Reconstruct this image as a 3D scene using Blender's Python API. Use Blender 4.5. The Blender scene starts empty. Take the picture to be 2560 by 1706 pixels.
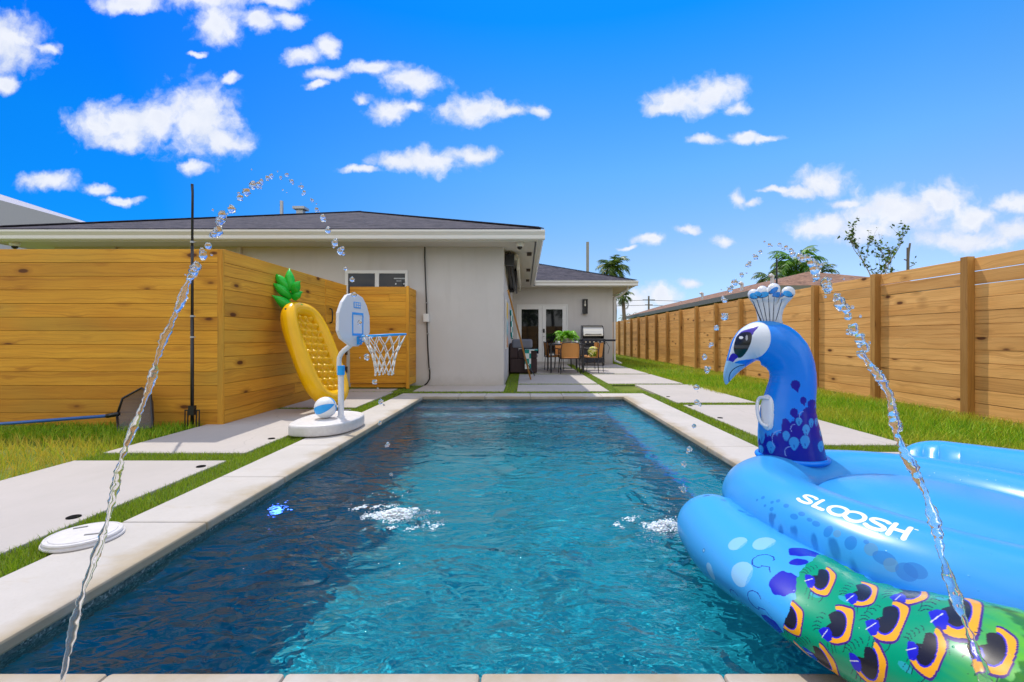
import bpy, bmesh, math, random
import numpy as np
from mathutils import Vector, Matrix
random.seed(7); RNG = np.random.default_rng(11)
R = math.radians
sc = bpy.context.scene
C = sc.collection

# ------------------------------------------------------------------ camera
cam_d = bpy.data.cameras.new('camera'); cam = bpy.data.objects.new('camera', cam_d); C.objects.link(cam)
cam.location = (0, 0, 0.93); cam.rotation_euler = (R(90), 0, 0)
cam_d.sensor_width = 36; cam_d.lens = 16.0; cam_d.shift_x = -12/1024; cam_d.shift_y = -3/1024
cam_d.clip_start = 0.02; cam_d.clip_end = 2000
sc.camera = cam
sc.view_settings.view_transform = 'Standard'; sc.view_settings.look = 'None'
sc.view_settings.exposure = 0.0; sc.view_settings.gamma = 1.0
sc.view_settings.use_curve_mapping = False
sc.cycles.max_bounces = 10; sc.cycles.transmission_bounces = 8; sc.cycles.transparent_max_bounces = 12
sc.cycles.sample_clamp_indirect = 6.0
sc.cycles.use_denoising = True

# ------------------------------------------------------------------ node helper
class NT:
    def __init__(s, tree): s.t = tree; s.n = tree.nodes; s.l = tree.links
    def new(s, typ, inputs=None, **props):
        n = s.n.new(typ)
        for k, v in props.items(): setattr(n, k, v)
        for k, v in (inputs or {}).items(): s.set(n, k, v)
        return n
    def set(s, n, k, v):
        sock = n.inputs[k]
        if isinstance(v, bpy.types.NodeSocket): s.l.new(v, sock)
        else: sock.default_value = v
    def math(s, op, a, b=None, c=None, clamp=False):
        n = s.n.new('ShaderNodeMath'); n.operation = op; n.use_clamp = clamp
        for i, v in enumerate((a, b, c)):
            if v is not None: s.set(n, i, v)
        return n.outputs[0]
    def vmath(s, op, a, b=None, c=None):
        n = s.n.new('ShaderNodeVectorMath'); n.operation = op
        for i, v in enumerate((a, b, c)):
            if v is not None: s.set(n, i, v)
        return n.outputs['Value' if op in ('LENGTH', 'DOT_PRODUCT', 'DISTANCE') else 'Vector']
    def mix(s, f, a, b, blend='MIX'):
        n = s.n.new('ShaderNodeMix'); n.data_type = 'RGBA'; n.blend_type = blend
        s.set(n, 0, f); s.set(n, 6, a); s.set(n, 7, b)
        return n.outputs[2]
    def noise(s, vec, scale, detail=4, rough=0.55, dist=0.0):
        n = s.new('ShaderNodeTexNoise', {'Scale': scale, 'Detail': detail, 'Roughness': rough, 'Distortion': dist})
        if vec is not None: s.set(n, 'Vector', vec)
        return n.outputs['Fac']
    def ramp(s, f, stops, interp='LINEAR'):
        n = s.n.new('ShaderNodeValToRGB'); n.color_ramp.interpolation = interp
        e = n.color_ramp.elements
        while len(e) < len(stops): e.new(0.5)
        for el, (p, c) in zip(e, stops):
            el.position = p; el.color = tuple(c) + (1,) if len(c) == 3 else c
        s.set(n, 0, f); return n.outputs[0]
    def rng(s, v, a, b, c=0.0, d=1.0, smooth=False):
        n = s.n.new('ShaderNodeMapRange'); n.clamp = True
        if smooth: n.interpolation_type = 'SMOOTHSTEP'
        s.set(n, 0, v)
        for i, x in enumerate((a, b, c, d)): s.set(n, i+1, x)
        return n.outputs[0]
def g(v): return (v, v, v, 1)
def c3(r, g_, b): return (r, g_, b, 1)

# ------------------------------------------------------------------ sun and sky
SUN_EL, SUN_AZ = R(62.4), R(-30.5)
sd = bpy.data.lights.new('sun', 'SUN'); sun = bpy.data.objects.new('sun', sd); C.objects.link(sun)
sd.energy = 3.5; sd.angle = R(0.5); sd.color = (1.0, 0.93, 0.83)
sdir = Vector((math.sin(SUN_AZ)*math.cos(SUN_EL), math.cos(SUN_AZ)*math.cos(SUN_EL), math.sin(SUN_EL)))
sun.rotation_euler = sdir.to_track_quat('Z', 'Y').to_euler()
sd.cycles.is_caustics_light = True

w = bpy.data.worlds.new('World'); sc.world = w; w.use_nodes = True
nt = NT(w.node_tree); nt.n.clear()
sky = nt.new('ShaderNodeTexSky', sky_type='NISHITA', sun_disc=False, sun_elevation=SUN_EL, sun_rotation=SUN_AZ,
             altitude=0, air_density=1.0, dust_density=0.3, ozone_density=2.5)
tc = nt.new('ShaderNodeTexCoord'); D = tc.outputs['Generated']
sx = nt.new('ShaderNodeSeparateXYZ', {0: D})
X, Y, Z = sx.outputs
Yc = nt.math('MAXIMUM', nt.math('ABSOLUTE', Y), 0.02)
ISBACK = nt.math('LESS_THAN', Y, 0.0)
P = nt.new('ShaderNodeCombineXYZ', {0: nt.math('DIVIDE', X, Yc), 1: nt.math('DIVIDE', Z, Yc), 2: 0.0}).outputs[0]
# clouds: soft ellipses on the celestial sphere, broken up by noise
CL = [(20,105,88,72),(115,112,34,14),(12,205,34,22),(330,5,88,26),(530,0,105,30),(700,0,75,20),(550,62,72,55),(655,50,42,32),(722,45,46,22),
 (485,137,24,7),(290,312,110,62),(385,300,90,60),(500,300,100,92),(560,352,62,40),(325,345,62,32),(480,416,34,18),(125,452,72,26),(245,468,42,17),(305,500,46,10),
 (755,138,46,22),(815,120,28,24),(572,200,26,14),(815,190,56,20),(925,172,64,20),(1025,203,80,29),(795,217,30,9),(970,277,56,28),(1030,266,34,15),(905,253,26,12),
 (1180,272,94,36),(1346,276,28,19),(1272,282,52,16),(1085,398,95,32),(985,402,70,20),(900,426,50,11),(1180,386,62,24),
 (1720,252,90,38),(1800,225,62,40),(1845,265,32,18),(1668,268,52,22),(1760,352,46,13),(1862,345,46,15),(1910,350,38,10),
 (2050,455,72,40),(2000,480,44,15),(1945,478,46,8),(1842,492,24,22),(1882,506,28,10),
 (2250,530,150,55),(2350,505,95,50),(2060,562,82,34),(2160,575,120,34),(2430,545,70,36),(2125,505,50,16),(2525,505,60,26),
 (2420,602,150,28),(2535,580,70,34),(1625,597,40,16),(1722,580,32,11),(1812,603,28,14),(1575,615,28,6),
 (1660,738,46,32),(1732,713,40,12),(1570,760,80,46),(1700,775,130,20)]
warp = nt.new('ShaderNodeTexNoise', {'Vector': P, 'Scale': 9.0, 'Detail': 5.0, 'Roughness': 0.62}).outputs['Color']
warp = nt.vmath('MULTIPLY_ADD', warp, (0.075, 0.06, 0), (-0.0375, -0.03, 0))
PW = nt.vmath('ADD', P, warp)
dmin = None
for (cx, cy, rx, ry) in CL:
    cx, cy, rx, ry = (cx-1310)/1138, (845-cy)/1138, rx/1138*1.2, ry/1138*1.2
    q = nt.vmath('MULTIPLY_ADD', PW, (1/rx, 1/ry, 0), (-cx/rx, -cy/ry, 0))
    L = nt.vmath('LENGTH', q)
    if dmin is None: dmin = L
    else:
        m = nt.new('ShaderNodeMath', {0: dmin, 1: L, 2: 0.16}, operation='SMOOTH_MIN'); dmin = m.outputs[0]
fine = nt.noise(PW, 24.0, 6, 0.58)
dens = nt.math('SUBTRACT', nt.math('ADD', 1.0, nt.math('MULTIPLY', nt.math('SUBTRACT', fine, 0.5), 1.5)), dmin)
cloud_f = nt.math('MULTIPLY', nt.rng(dens, -0.10, 0.75, smooth=True), nt.math('SUBTRACT', 1.0, ISBACK))
# bright cloud added out of view, overhead and behind, for fill light and reflections
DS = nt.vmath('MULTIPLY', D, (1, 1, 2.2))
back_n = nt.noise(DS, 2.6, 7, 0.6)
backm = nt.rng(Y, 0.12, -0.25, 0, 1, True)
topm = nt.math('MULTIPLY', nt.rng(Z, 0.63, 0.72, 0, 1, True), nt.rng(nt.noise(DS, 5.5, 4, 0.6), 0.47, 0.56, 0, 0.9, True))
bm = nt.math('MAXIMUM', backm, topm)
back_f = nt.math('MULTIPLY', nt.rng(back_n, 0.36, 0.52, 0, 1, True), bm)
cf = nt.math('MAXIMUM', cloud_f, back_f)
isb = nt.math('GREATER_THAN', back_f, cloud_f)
# sky colour: the Nishita sky deepened towards the upper left, as the photograph's is
tz = nt.ramp(nt.math('MULTIPLY', Z, 1.0, clamp=True), [(0.0, (0.50, 0.70, 0.98)), (0.17, (0.56, 0.74, 0.96)), (0.33, (0.36, 0.82, 1.08)), (0.57, (0.018, 0.69, 1.345)), (1.0, (0.018, 0.69, 1.345))])
tx = nt.ramp(nt.rng(X, -1.0, 1.0), [(0.0, (0.0, 0.45, 0.85)), (0.195, (0.03, 0.55, 0.95)), (0.5, (1, 1, 1)), (0.8, (1.6, 1.33, 1.28)), (1.0, (1.6, 1.33, 1.28))])
skyc = nt.mix(1.0, nt.mix(1.0, sky.outputs[0], tz, 'MULTIPLY'), tx, 'MULTIPLY')
cs = nt.math('ADD', nt.math('MULTIPLY', nt.rng(nt.noise(PW, 11.0, 4, 0.5), 0.35, 0.7), 0.5), nt.math('MULTIPLY', nt.rng(dens, 0.1, 1.0), 0.5))
cloudc = nt.ramp(cs, [(0.0, (4.6, 5.1, 6.2)), (0.6, (6.0, 6.2, 6.7)), (1.0, (5.3, 5.6, 6.4))])
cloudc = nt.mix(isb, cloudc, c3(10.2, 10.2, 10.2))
SKY_S = 0.15
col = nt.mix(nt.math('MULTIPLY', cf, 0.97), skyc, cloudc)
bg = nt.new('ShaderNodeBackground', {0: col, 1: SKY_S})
out = nt.new('ShaderNodeOutputWorld'); nt.l.new(bg.outputs[0], out.inputs[0])
w.cycles.sampling_method = 'MANUAL'; w.cycles.sample_map_resolution = 512

# ------------------------------------------------------------------ mesh helpers
ORG = {}
def xorg(parent):
    return ORG.get(parent.name, Vector((0,0,0))) if parent else Vector((0,0,0))
def tag(o, label=None, cat=None, group=None, kind=None):
    if label: o['label'] = label
    if cat: o['category'] = cat
    if group: o['group'] = group
    if kind: o['kind'] = kind
    return o
def thing(name, loc, label, cat, group=None, rz=0.0):
    o = bpy.data.objects.new(name, None); C.objects.link(o); o.location = loc; o.rotation_euler = (0, 0, rz)
    o.empty_display_size = 0.1
    ORG[o.name] = Vector(loc) if rz == 0 else Vector((0,0,0))
    return tag(o, label, cat, group)
class MB:
    def __init__(s): s.v = []; s.f = []; s.uv = []; s.has_uv = False
    def add(s, vs, fs, uvs=None):
        o = len(s.v); s.v += [tuple(p) for p in vs]; s.f += [tuple(i+o for i in f) for f in fs]
        if uvs is None: s.uv += [(0, 0)]*sum(len(f) for f in fs)
        else: s.uv += uvs; s.has_uv = True
        return s
    def box(s, x0, x1, y0, y1, z0, z1):
        vs = [(x0,y0,z0),(x1,y0,z0),(x1,y1,z0),(x0,y1,z0),(x0,y0,z1),(x1,y0,z1),(x1,y1,z1),(x0,y1,z1)]
        return s.add(vs, [(0,3,2,1),(4,5,6,7),(0,1,5,4),(1,2,6,5),(2,3,7,6),(3,0,4,7)])
    def obox(s, c, ax, ay, az):      # centre and three half-axis vectors
        c = Vector(c); ax = Vector(ax); ay = Vector(ay); az = Vector(az)
        vs = [c+a*ax+b*ay+d*az for d in (-1,1) for a, b in ((-1,-1),(1,-1),(1,1),(-1,1))]
        return s.add(vs, [(0,3,2,1),(4,5,6,7),(0,1,5,4),(1,2,6,5),(2,3,7,6),(3,0,4,7)])
    def bar(s, a, b, wd, ht, up=(0,0,1)):
        a = Vector(a); b = Vector(b); d = (b-a); L = d.length; d.normalize()
        sd_ = d.cross(Vector(up)); 
        if sd_.length < 1e-4: sd_ = d.cross(Vector((1,0,0)))
        sd_.normalize(); u = sd_.cross(d)
        return s.obox((a+b)/2, d*L/2, sd_*wd/2, u*ht/2)
    def board(s, p0, du, dv, dn):    # board with wood uv: p0 corner, du along the length, dv across, dn thickness
        p0 = Vector(p0); du = Vector(du); dv = Vector(dv); dn = Vector(dn)
        vs = [p0, p0+du, p0+du+dv, p0+dv, p0+dn, p0+du+dn, p0+du+dv+dn, p0+dv+dn]
        fs = [(0,3,2,1),(4,5,6,7),(0,1,5,4),(1,2,6,5),(2,3,7,6),(3,0,4,7)]
        U, V, N = du.length, dv.length, dn.length
        ou, ov = random.random()*60, random.random()*60
        base = {0:(0,0),1:(U,0),2:(U,V),3:(0,V),4:(0,0),5:(U,0),6:(U,V),7:(0,V)}
        uvs = []
        for k, f in enumerate(fs):
            for i in f:
                a, b = base[i]
                if k in (2, 4): b = (N if i >= 4 else 0) + 5
                if k in (3, 5): a = (N if i >= 4 else 0) + 5
                uvs.append((ou+a, ov+b))
        nrm = du.cross(dv).dot(dn)
        if nrm < 0:
            fs = [tuple(reversed(f)) for f in fs]
            o = 0; u2 = []
            for f in fs: u2 += list(reversed(uvs[o:o+4])); o += 4
            uvs = u2
        return s.add(vs, fs, uvs)
    def tube(s, pts, r, n=8, cap=True, squash=None):
        pts = [Vector(p) for p in pts]; m = len(pts)
        rs = r if isinstance(r, (list, tuple, np.ndarray)) else [r]*m
        t0 = (pts[1]-pts[0]).normalized()
        up = Vector((0,0,1)) if abs(t0.z) < 0.9 else Vector((1,0,0))
        sd_ = t0.cross(up).normalized(); vs = []
        for i, p in enumerate(pts):
            t = (pts[min(i+1,m-1)]-pts[max(i-1,0)])
            t = t.normalized() if t.length > 1e-9 else t0
            sd_ = (sd_ - t*sd_.dot(t))
            sd_ = sd_.normalized() if sd_.length > 1e-6 else t.cross(Vector((0,1,0))).normalized()
            u = t.cross(sd_)
            for k in range(n):
                a = 2*math.pi*k/n
                vs.append(p + sd_*math.cos(a)*rs[i] + u*math.sin(a)*rs[i])
        fs = [(i*n+k, i*n+(k+1)%n, (i+1)*n+(k+1)%n, (i+1)*n+k) for i in range(m-1) for k in range(n)]
        if cap: fs += [tuple(range(n-1, -1, -1)), tuple((m-1)*n+k for k in range(n))]
        return s.add(vs, fs)
    def lathe(s, prof, n=24, c=(0,0,0)):
        vs = []; c = Vector(c)
        for (r, z) in prof:
            for k in range(n):
                a = 2*math.pi*k/n; vs.append(c+Vector((r*math.cos(a), r*math.sin(a), z)))
        m = len(prof)
        fs = [(i*n+k, i*n+(k+1)%n, (i+1)*n+(k+1)%n, (i+1)*n+k) for i in range(m-1) for k in range(n)]
        fs += [tuple(range(n-1,-1,-1)), tuple((m-1)*n+k for k in range(n))]
        return s.add(vs, fs)
    def prism(s, poly, d):           # planar polygon (3d points) extruded by vector d
        d = Vector(d); n = len(poly); a = [Vector(p) for p in poly]; b = [p+d for p in a]
        return s.add(a+b, [tuple(range(n-1,-1,-1)), tuple(range(n,2*n))]+[(i,(i+1)%n,n+(i+1)%n,n+i) for i in range(n)])
    def sphere(s, c, r, n=12, m=8, sc_=(1,1,1)):
        vs = []; c = Vector(c)
        for i in range(1, m):
            th = math.pi*i/m
            for k in range(n):
                a = 2*math.pi*k/n
                vs.append((c.x+r*sc_[0]*math.sin(th)*math.cos(a), c.y+r*sc_[1]*math.sin(th)*math.sin(a), c.z+r*sc_[2]*math.cos(th)))
        vs += [(c.x,c.y,c.z+r*sc_[2]), (c.x,c.y,c.z-r*sc_[2])]; T = (m-1)*n
        fs = [(i*n+k,(i+1)*n+k,(i+1)*n+(k+1)%n,i*n+(k+1)%n) for i in range(m-2) for k in range(n)]
        fs += [(T,k,(k+1)%n) for k in range(n)] + [(T+1,(m-2)*n+(k+1)%n,(m-2)*n+k) for k in range(n)]
        return s.add(vs, fs)
    def grid(s, P3):                 # P3: array (m, n, 3)
        m, n = P3.shape[:2]
        fs = [(i*n+k, i*n+k+1, (i+1)*n+k+1, (i+1)*n+k) for i in range(m-1) for k in range(n-1)]
        return s.add([tuple(p) for p in P3.reshape(-1,3)], fs)
    def build(s, name, mat, parent=None, smooth=False, bevel=0.0, world=True, segs=2, auto=None):
        me = bpy.data.meshes.new(name)
        o3 = xorg(parent) if world else Vector((0,0,0))
        vs = [(a-o3.x, b-o3.y, c-o3.z) for a, b, c in s.v]
        me.from_pydata(vs, [], s.f)
        if s.has_uv:
            l = me.uv_layers.new(name='UVMap'); l.data.foreach_set('uv', np.array(s.uv, dtype=np.float32).ravel())
        if smooth: me.polygons.foreach_set('use_smooth', [True]*len(me.polygons))
        me.materials.append(mat)
        if auto: me.set_sharp_from_angle(angle=R(auto))
        me.update()
        o = bpy.data.objects.new(name, me); C.objects.link(o)
        if parent: o.parent = parent; ORG[o.name] = o3
        if bevel > 0:
            b = o.modifiers.new('bevel', 'BEVEL'); b.width = bevel; b.segments = segs; b.limit_method = 'ANGLE'; b.angle_limit = R(40)
            b.harden_normals = False
        return o
def set_attr(o, name, arr):          # per-vertex colour attribute
    a = o.data.color_attributes.new(name=name, type='FLOAT_COLOR', domain='POINT')
    arr = np.asarray(arr, dtype=np.float32)
    if arr.shape[1] == 3: arr = np.concatenate([arr, np.ones((len(arr),1), np.float32)], 1)
    a.data.foreach_set('color', arr.ravel())
def copy_tree(o, loc=None, rz=None, scale=None, label=None, parent=None):
    c = o.copy(); C.objects.link(c)
    if parent is not None: c.parent = parent
    if loc is not None: c.location = loc
    if rz is not None: c.rotation_euler = (0, 0, rz)
    if scale is not None: c.scale = (scale,)*3
    if label: c['label'] = label
    for ch in list(o.children): copy_tree(ch, parent=c)
    return c

# ------------------------------------------------------------------ materials
def mat(name, base=None, rough=0.6, spec=0.5, metal=0.0, coat=0.0, fn=None):
    m = bpy.data.materials.new(name); m.use_nodes = True
    t = NT(m.node_tree); b = t.n['Principled BSDF']
    if base is not None: b.inputs['Base Color'].default_value = tuple(base)+(1,) if len(base)==3 else base
    b.inputs['Roughness'].default_value = rough; b.inputs['Metallic'].default_value = metal
    b.inputs['Specular IOR Level'].default_value = spec; b.inputs['Coat Weight'].default_value = coat
    if fn: fn(t, b)
    return m
def bump(t, b, h, strength=0.3, dist=0.01):
    n = t.new('ShaderNodeBump', {'Strength': strength, 'Distance': dist, 'Height': h}); t.l.new(n.outputs[0], b.inputs['Normal'])
def objco(t): return t.new('ShaderNodeTexCoord').outputs['Object']
def posco(t): return t.new('ShaderNodeNewGeometry').outputs['Position']

def f_concrete(t, b):
    p = posco(t)
    n1 = t.noise(p, 1.3, 5, 0.6); n2 = t.noise(p, 38, 5, 0.7); n3 = t.noise(t.vmath('MULTIPLY', p, (3.0, 0.8, 1)), 3, 4, 0.6)
    c = t.ramp(n1, [(0.3, (0.42,0.385,0.355)), (0.7, (0.475,0.435,0.405))])
    c = t.mix(t.rng(n2, 0.42, 0.75, 0, 0.22), c, c3(0.42,0.39,0.35))
    c = t.mix(t.rng(n3, 0.52, 0.70, 0, 0.30), c, c3(0.40,0.37,0.33))
    crk = t.new('ShaderNodeTexVoronoi', {'Vector': t.vmath('ADD', p, t.vmath('MULTIPLY', t.new('ShaderNodeTexNoise', {'Vector': p, 'Scale': 3.0, 'Detail': 4.0}).outputs['Color'], (0.3,0.3,0))), 'Scale': 0.7}, feature='DISTANCE_TO_EDGE').outputs['Distance']
    c = t.mix(t.math('MULTIPLY', t.rng(crk, 0.004, 0.001, 0, 0.45), t.rng(n1, 0.45, 0.6)), c, c3(0.22,0.20,0.18))
    spots = t.new('ShaderNodeTexVoronoi', {'Vector': p, 'Scale': 9.0}).outputs['Distance']
    c = t.mix(t.rng(spots, 0.05, 0.02, 0, 0.3), c, c3(0.3,0.27,0.23))
    t.set(b, 'Base Color', c); bump(t, b, n2, 0.15, 0.004)
M_CONC = mat('white_concrete', rough=0.85, spec=0.3, fn=f_concrete)
def f_coping(t, b):
    p = posco(t)
    n1 = t.noise(p, 2.1, 5, 0.65); n2 = t.noise(p, 55, 5, 0.7)
    c = t.ramp(n1, [(0.3, (0.45,0.42,0.38)), (0.7, (0.52,0.485,0.45))])
    c = t.mix(t.rng(n2, 0.5, 0.72, 0, 0.25), c, c3(0.40,0.36,0.30))
    # algae and mineral stain along the water's edge of the stone
    s = t.new('ShaderNodeSeparateXYZ', {0: p})
    ax = t.math('SUBTRACT', t.math('ABSOLUTE', t.math('ADD', s.outputs[0], 0.015)), 1.575)
    ay = t.math('SUBTRACT', t.math('ABSOLUTE', t.math('SUBTRACT', s.outputs[1], 4.233)), 2.960)
    ax = t.math('MAXIMUM', ax, ay)
    edge = t.math('SUBTRACT', 1.0, t.rng(t.math('ADD', ax, t.math('MULTIPLY', t.math('SUBTRACT', n1, 0.5), 0.40)), 0.0, 0.12))
    c = t.mix(t.math('MULTIPLY', edge, 0.85), c, c3(0.36,0.29,0.19))
    n3 = t.noise(t.vmath('MULTIPLY', p, (1, 3.2, 1)), 2.2, 5, 0.7)
    c = t.mix(t.rng(n3, 0.60, 0.70, 0, 0.45), c, c3(0.42,0.35,0.24))
    t.set(b, 'Base Color', c); bump(t, b, n2, 0.25, 0.004)
M_COP = mat('coping_stone', rough=0.8, spec=0.3, fn=f_coping)

def wood_fn(light, mid, dark, knots=1.0, green=0.0):
    def fn(t, b):
        uv = t.new('ShaderNodeUVMap', uv_map='UVMap').outputs[0]
        base = t.noise(t.vmath('MULTIPLY', uv, (0.7, 3.0, 1)), 1.6, 3, 0.5)
        kv = t.new('ShaderNodeTexVoronoi', {'Vector': t.vmath('MULTIPLY', uv, (2.3, 5.6, 1)), 'Scale': 1.0, 'Randomness': 1.0})
        kd0 = kv.outputs['Distance']
        wob = t.noise(t.vmath('MULTIPLY', uv, (1.1, 3.0, 1)), 1.4, 3, 0.5)
        s_ = t.new('ShaderNodeSeparateXYZ', {0: uv})
        vv = t.math('ADD', s_.outputs[1], t.math('MULTIPLY', wob, 0.10))
        vv = t.math('ADD', vv, t.math('MULTIPLY', t.rng(kd0, 0.45, 0.0, 0, 1, True), 0.035))
        uvw = t.new('ShaderNodeCombineXYZ', {0: s_.outputs[0], 1: vv, 2: 0.0}).outputs[0]
        grain = t.noise(t.vmath('MULTIPLY', uvw, (1.6, 120, 1)), 1.0, 4, 0.6)
        late = t.noise(t.vmath('MULTIPLY', uvw, (0.35, 34, 1)), 1.0, 2, 0.5)
        c = t.ramp(base, [(0.3, mid), (0.7, light)])
        c = t.mix(t.rng(late, 0.50, 0.70, 0, 0.5), c, tuple(dark)+(1,))
        c = t.mix(t.rng(grain, 0.45, 0.75, 0, 0.5), c, tuple(dark)+(1,))
        tone = t.noise(t.vmath('MULTIPLY', uv, (0.09, 0.9, 1)), 1.0, 0, 0.5)
        c = t.mix(t.rng(tone, 0.35, 0.50, 0.38, 0.0), c, tuple(x*0.75 for x in dark)+(1,))
        if green: c = t.mix(t.rng(t.noise(uv, 0.5, 2), 0.5, 0.72, 0, green), c, c3(0.34,0.27,0.05))
        kd = t.math('ADD', kd0, t.math('MULTIPLY', t.math('SUBTRACT', grain, 0.5), 0.05))
        pick = t.rng(t.new('ShaderNodeSeparateXYZ', {0: kv.outputs['Color']}).outputs[0], 0.38, 0.40)
        k1 = t.math('MULTIPLY', t.rng(kd, 0.15, 0.10), pick)
        k2 = t.math('MULTIPLY', t.rng(kd, 0.30, 0.12, 0, 0.6), pick)
        c = t.mix(t.math('MULTIPLY', k2, knots), c, tuple(x*0.85 for x in dark)+(1,))
        c = t.mix(t.math('MULTIPLY', k1, 0.92*knots), c, c3(dark[0]*0.25, dark[1]*0.2, dark[2]*0.3))
        t.set(b, 'Base Color', c); bump(t, b, grain, 0.25, 0.003)
    return fn
M_WOODL = mat('stained_pine', rough=0.62, spec=0.3, fn=wood_fn((0.84,0.43,0.040),(0.72,0.32,0.024),(0.38,0.13,0.012), 1.0, 0.5))
M_WOODR = mat('fence_pine', rough=0.7, spec=0.25, fn=wood_fn((0.93,0.52,0.17),(0.78,0.39,0.11),(0.42,0.18,0.045), 1.0))
M_POST = mat('fence_post_pine', rough=0.7, spec=0.25, fn=wood_fn((0.58,0.31,0.09),(0.46,0.23,0.055),(0.28,0.12,0.03), 0.6))
def f_stucco(t, b):
    p = posco(t); n = t.noise(p, 90, 4, 0.6); n1 = t.noise(p, 0.9, 4, 0.6)
    c = t.ramp(n1, [(0.3, (0.56,0.54,0.525)), (0.7, (0.61,0.59,0.575))])
    st = t.noise(t.vmath('MULTIPLY', p, (5, 5, 0.5)), 1.0, 4, 0.6); c = t.mix(t.rng(st, 0.52, 0.75, 0, 0.22), c, c3(0.42,0.40,0.37))
    zz_ = t.new('ShaderNodeSeparateXYZ', {0: p}).outputs[2]; low = t.rng(t.math('ADD', zz_, t.math('MULTIPLY', t.noise(p, 8, 4, 0.6), 0.25)), 0.32, 0.10, 0, 0.45); c = t.mix(low, c, c3(0.36,0.33,0.28))
    t.set(b, 'Base Color', c); bump(t, b, t.math('ADD', n, t.math('MULTIPLY', t.noise(p, 9, 3, 0.5), 1.2)), 0.3, 0.006)
M_WALL = mat('painted_stucco', rough=0.85, spec=0.2, fn=f_stucco)
M_WHITE = mat('white_paint', (0.76,0.76,0.75), rough=0.35)
M_TRIM = mat('gutter_white', (0.72,0.71,0.69), rough=0.4)
M_SOFFIT = mat('soffit_paint', (0.62,0.585,0.54), rough=0.8)
def shingle_fn(c0, c1, c2):
    def fn(t, b):
        p = posco(t)
        n = t.noise(t.vmath('MULTIPLY', p, (2.6, 2.6, 26)), 1.0, 3, 0.6)
        n2 = t.noise(t.vmath('MULTIPLY', p, (9, 9, 60)), 1.0, 2, 0.6)
        row = t.math('FRACT', t.math('MULTIPLY', t.new('ShaderNodeSeparateXYZ', {0: p}).outputs[2], 21.0))
        c = t.ramp(n, [(0.36, c2), (0.5, c1), (0.64, c0)])
        c = t.mix(t.rng(n2, 0.5, 0.7, 0, 0.6), c, tuple(min(1, x*1.9) for x in c0)+(1,))
        c = t.mix(t.rng(row, 0.22, 0.0, 0, 0.8), c, tuple(x*0.5 for x in c2)+(1,))
        t.set(b, 'Base Color', c); bump(t, b, row, 0.6, 0.012)
    return fn
M_SHING = mat('charcoal_shingle', rough=0.9, spec=0.2, fn=shingle_fn((0.075,0.066,0.078),(0.045,0.043,0.060),(0.020,0.019,0.028)))
M_SHINGB = mat('brown_shingle', rough=0.9, spec=0.2, fn=shingle_fn((0.30,0.17,0.11),(0.22,0.125,0.085),(0.12,0.07,0.05)))
M_BLACK = mat('black_metal', (0.012,0.012,0.014), rough=0.35)
M_DGREY = mat('dark_grey', (0.05,0.05,0.055), rough=0.4)
M_GLASS = mat('window_glass', (0.008,0.009,0.011), rough=0.03, spec=0.45)
def f_soil(t, b):
    p = posco(t); n = t.noise(p, 3, 6, 0.7); n2 = t.noise(p, 30, 4, 0.7)
    c = t.ramp(n, [(0.3, (0.10,0.15,0.02)), (0.55, (0.16,0.20,0.03)), (0.75, (0.30,0.24,0.10))])
    c = t.mix(t.rng(n2, 0.4, 0.7, 0, 0.5), c, c3(0.07,0.10,0.015)); t.set(b, 'Base Color', c); bump(t, b, n2, 0.5, 0.02)
M_SOIL = mat('turf_soil', rough=0.95, spec=0.1, fn=f_soil)

# ------------------------------------------------------------------ ground, paving, pool
PX0, PX1, PY0, PY1 = -1.60, 1.57, 1.266, 7.20
mb = MB()
for (x0,x1,y0,y1) in ((-300,PX0-0.1,-200,500),(PX1+0.1,300,-200,500),(PX0-0.1,PX1+0.1,-200,PY0-0.1),(PX0-0.1,PX1+0.1,PY1+0.1,500)):
    mb.add([(x0,y0,-0.035),(x1,y0,-0.035),(x1,y1,-0.035),(x0,y1,-0.035)], [(0,1,2,3)])
tag(mb.build('ground', M_SOIL), kind='structure')

SL, SR = -3.42, 3.36           # outer edges of the side paving
CXL, CXR = -2.035, 2.0         # outer edges of the coping
TL, TR = -2.26, 2.215          # outer edges of the turf strips beside it
FT0, FT1 = 7.66, 7.90          # turf strip beyond the far coping
slabs = []
def span(ys, x0, x1):
    for a, b in ys: slabs.append((x0, x1, a, b))
span([(-1.6,1.0),(1.14,3.46),(3.69,5.97),(6.10,7.86)], SL, TL)
slabs.append((-3.16, -2.32, 7.92, 8.34))
span([(-1.4,1.10),(1.30,3.72),(3.96,6.33),(6.57,9.10)], TR, SR)
rows = [(7.98,9.10),(9.30,11.66),(11.86,14.0),(14.2,16.28)]
for a, b in rows:
    slabs.append((1.73, TR-0.02 if a < 9 else SR-0.1, a, b)) if a > 9 else None
    slabs.append((-0.12, 1.50, a, b))
    slabs.append((-1.95 if a < 9 else -0.36, -0.36, a, b)) if a < 9 else None
for (x0,x1,y0,y1) in slabs:
    if x1-x0 < 0.05: continue
    mb = MB(); mb.box(x0,x1,y0,y1,-0.05,0.0)
    tag(mb.build('concrete_slab', M_CONC, bevel=0.006), kind='structure')
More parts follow.
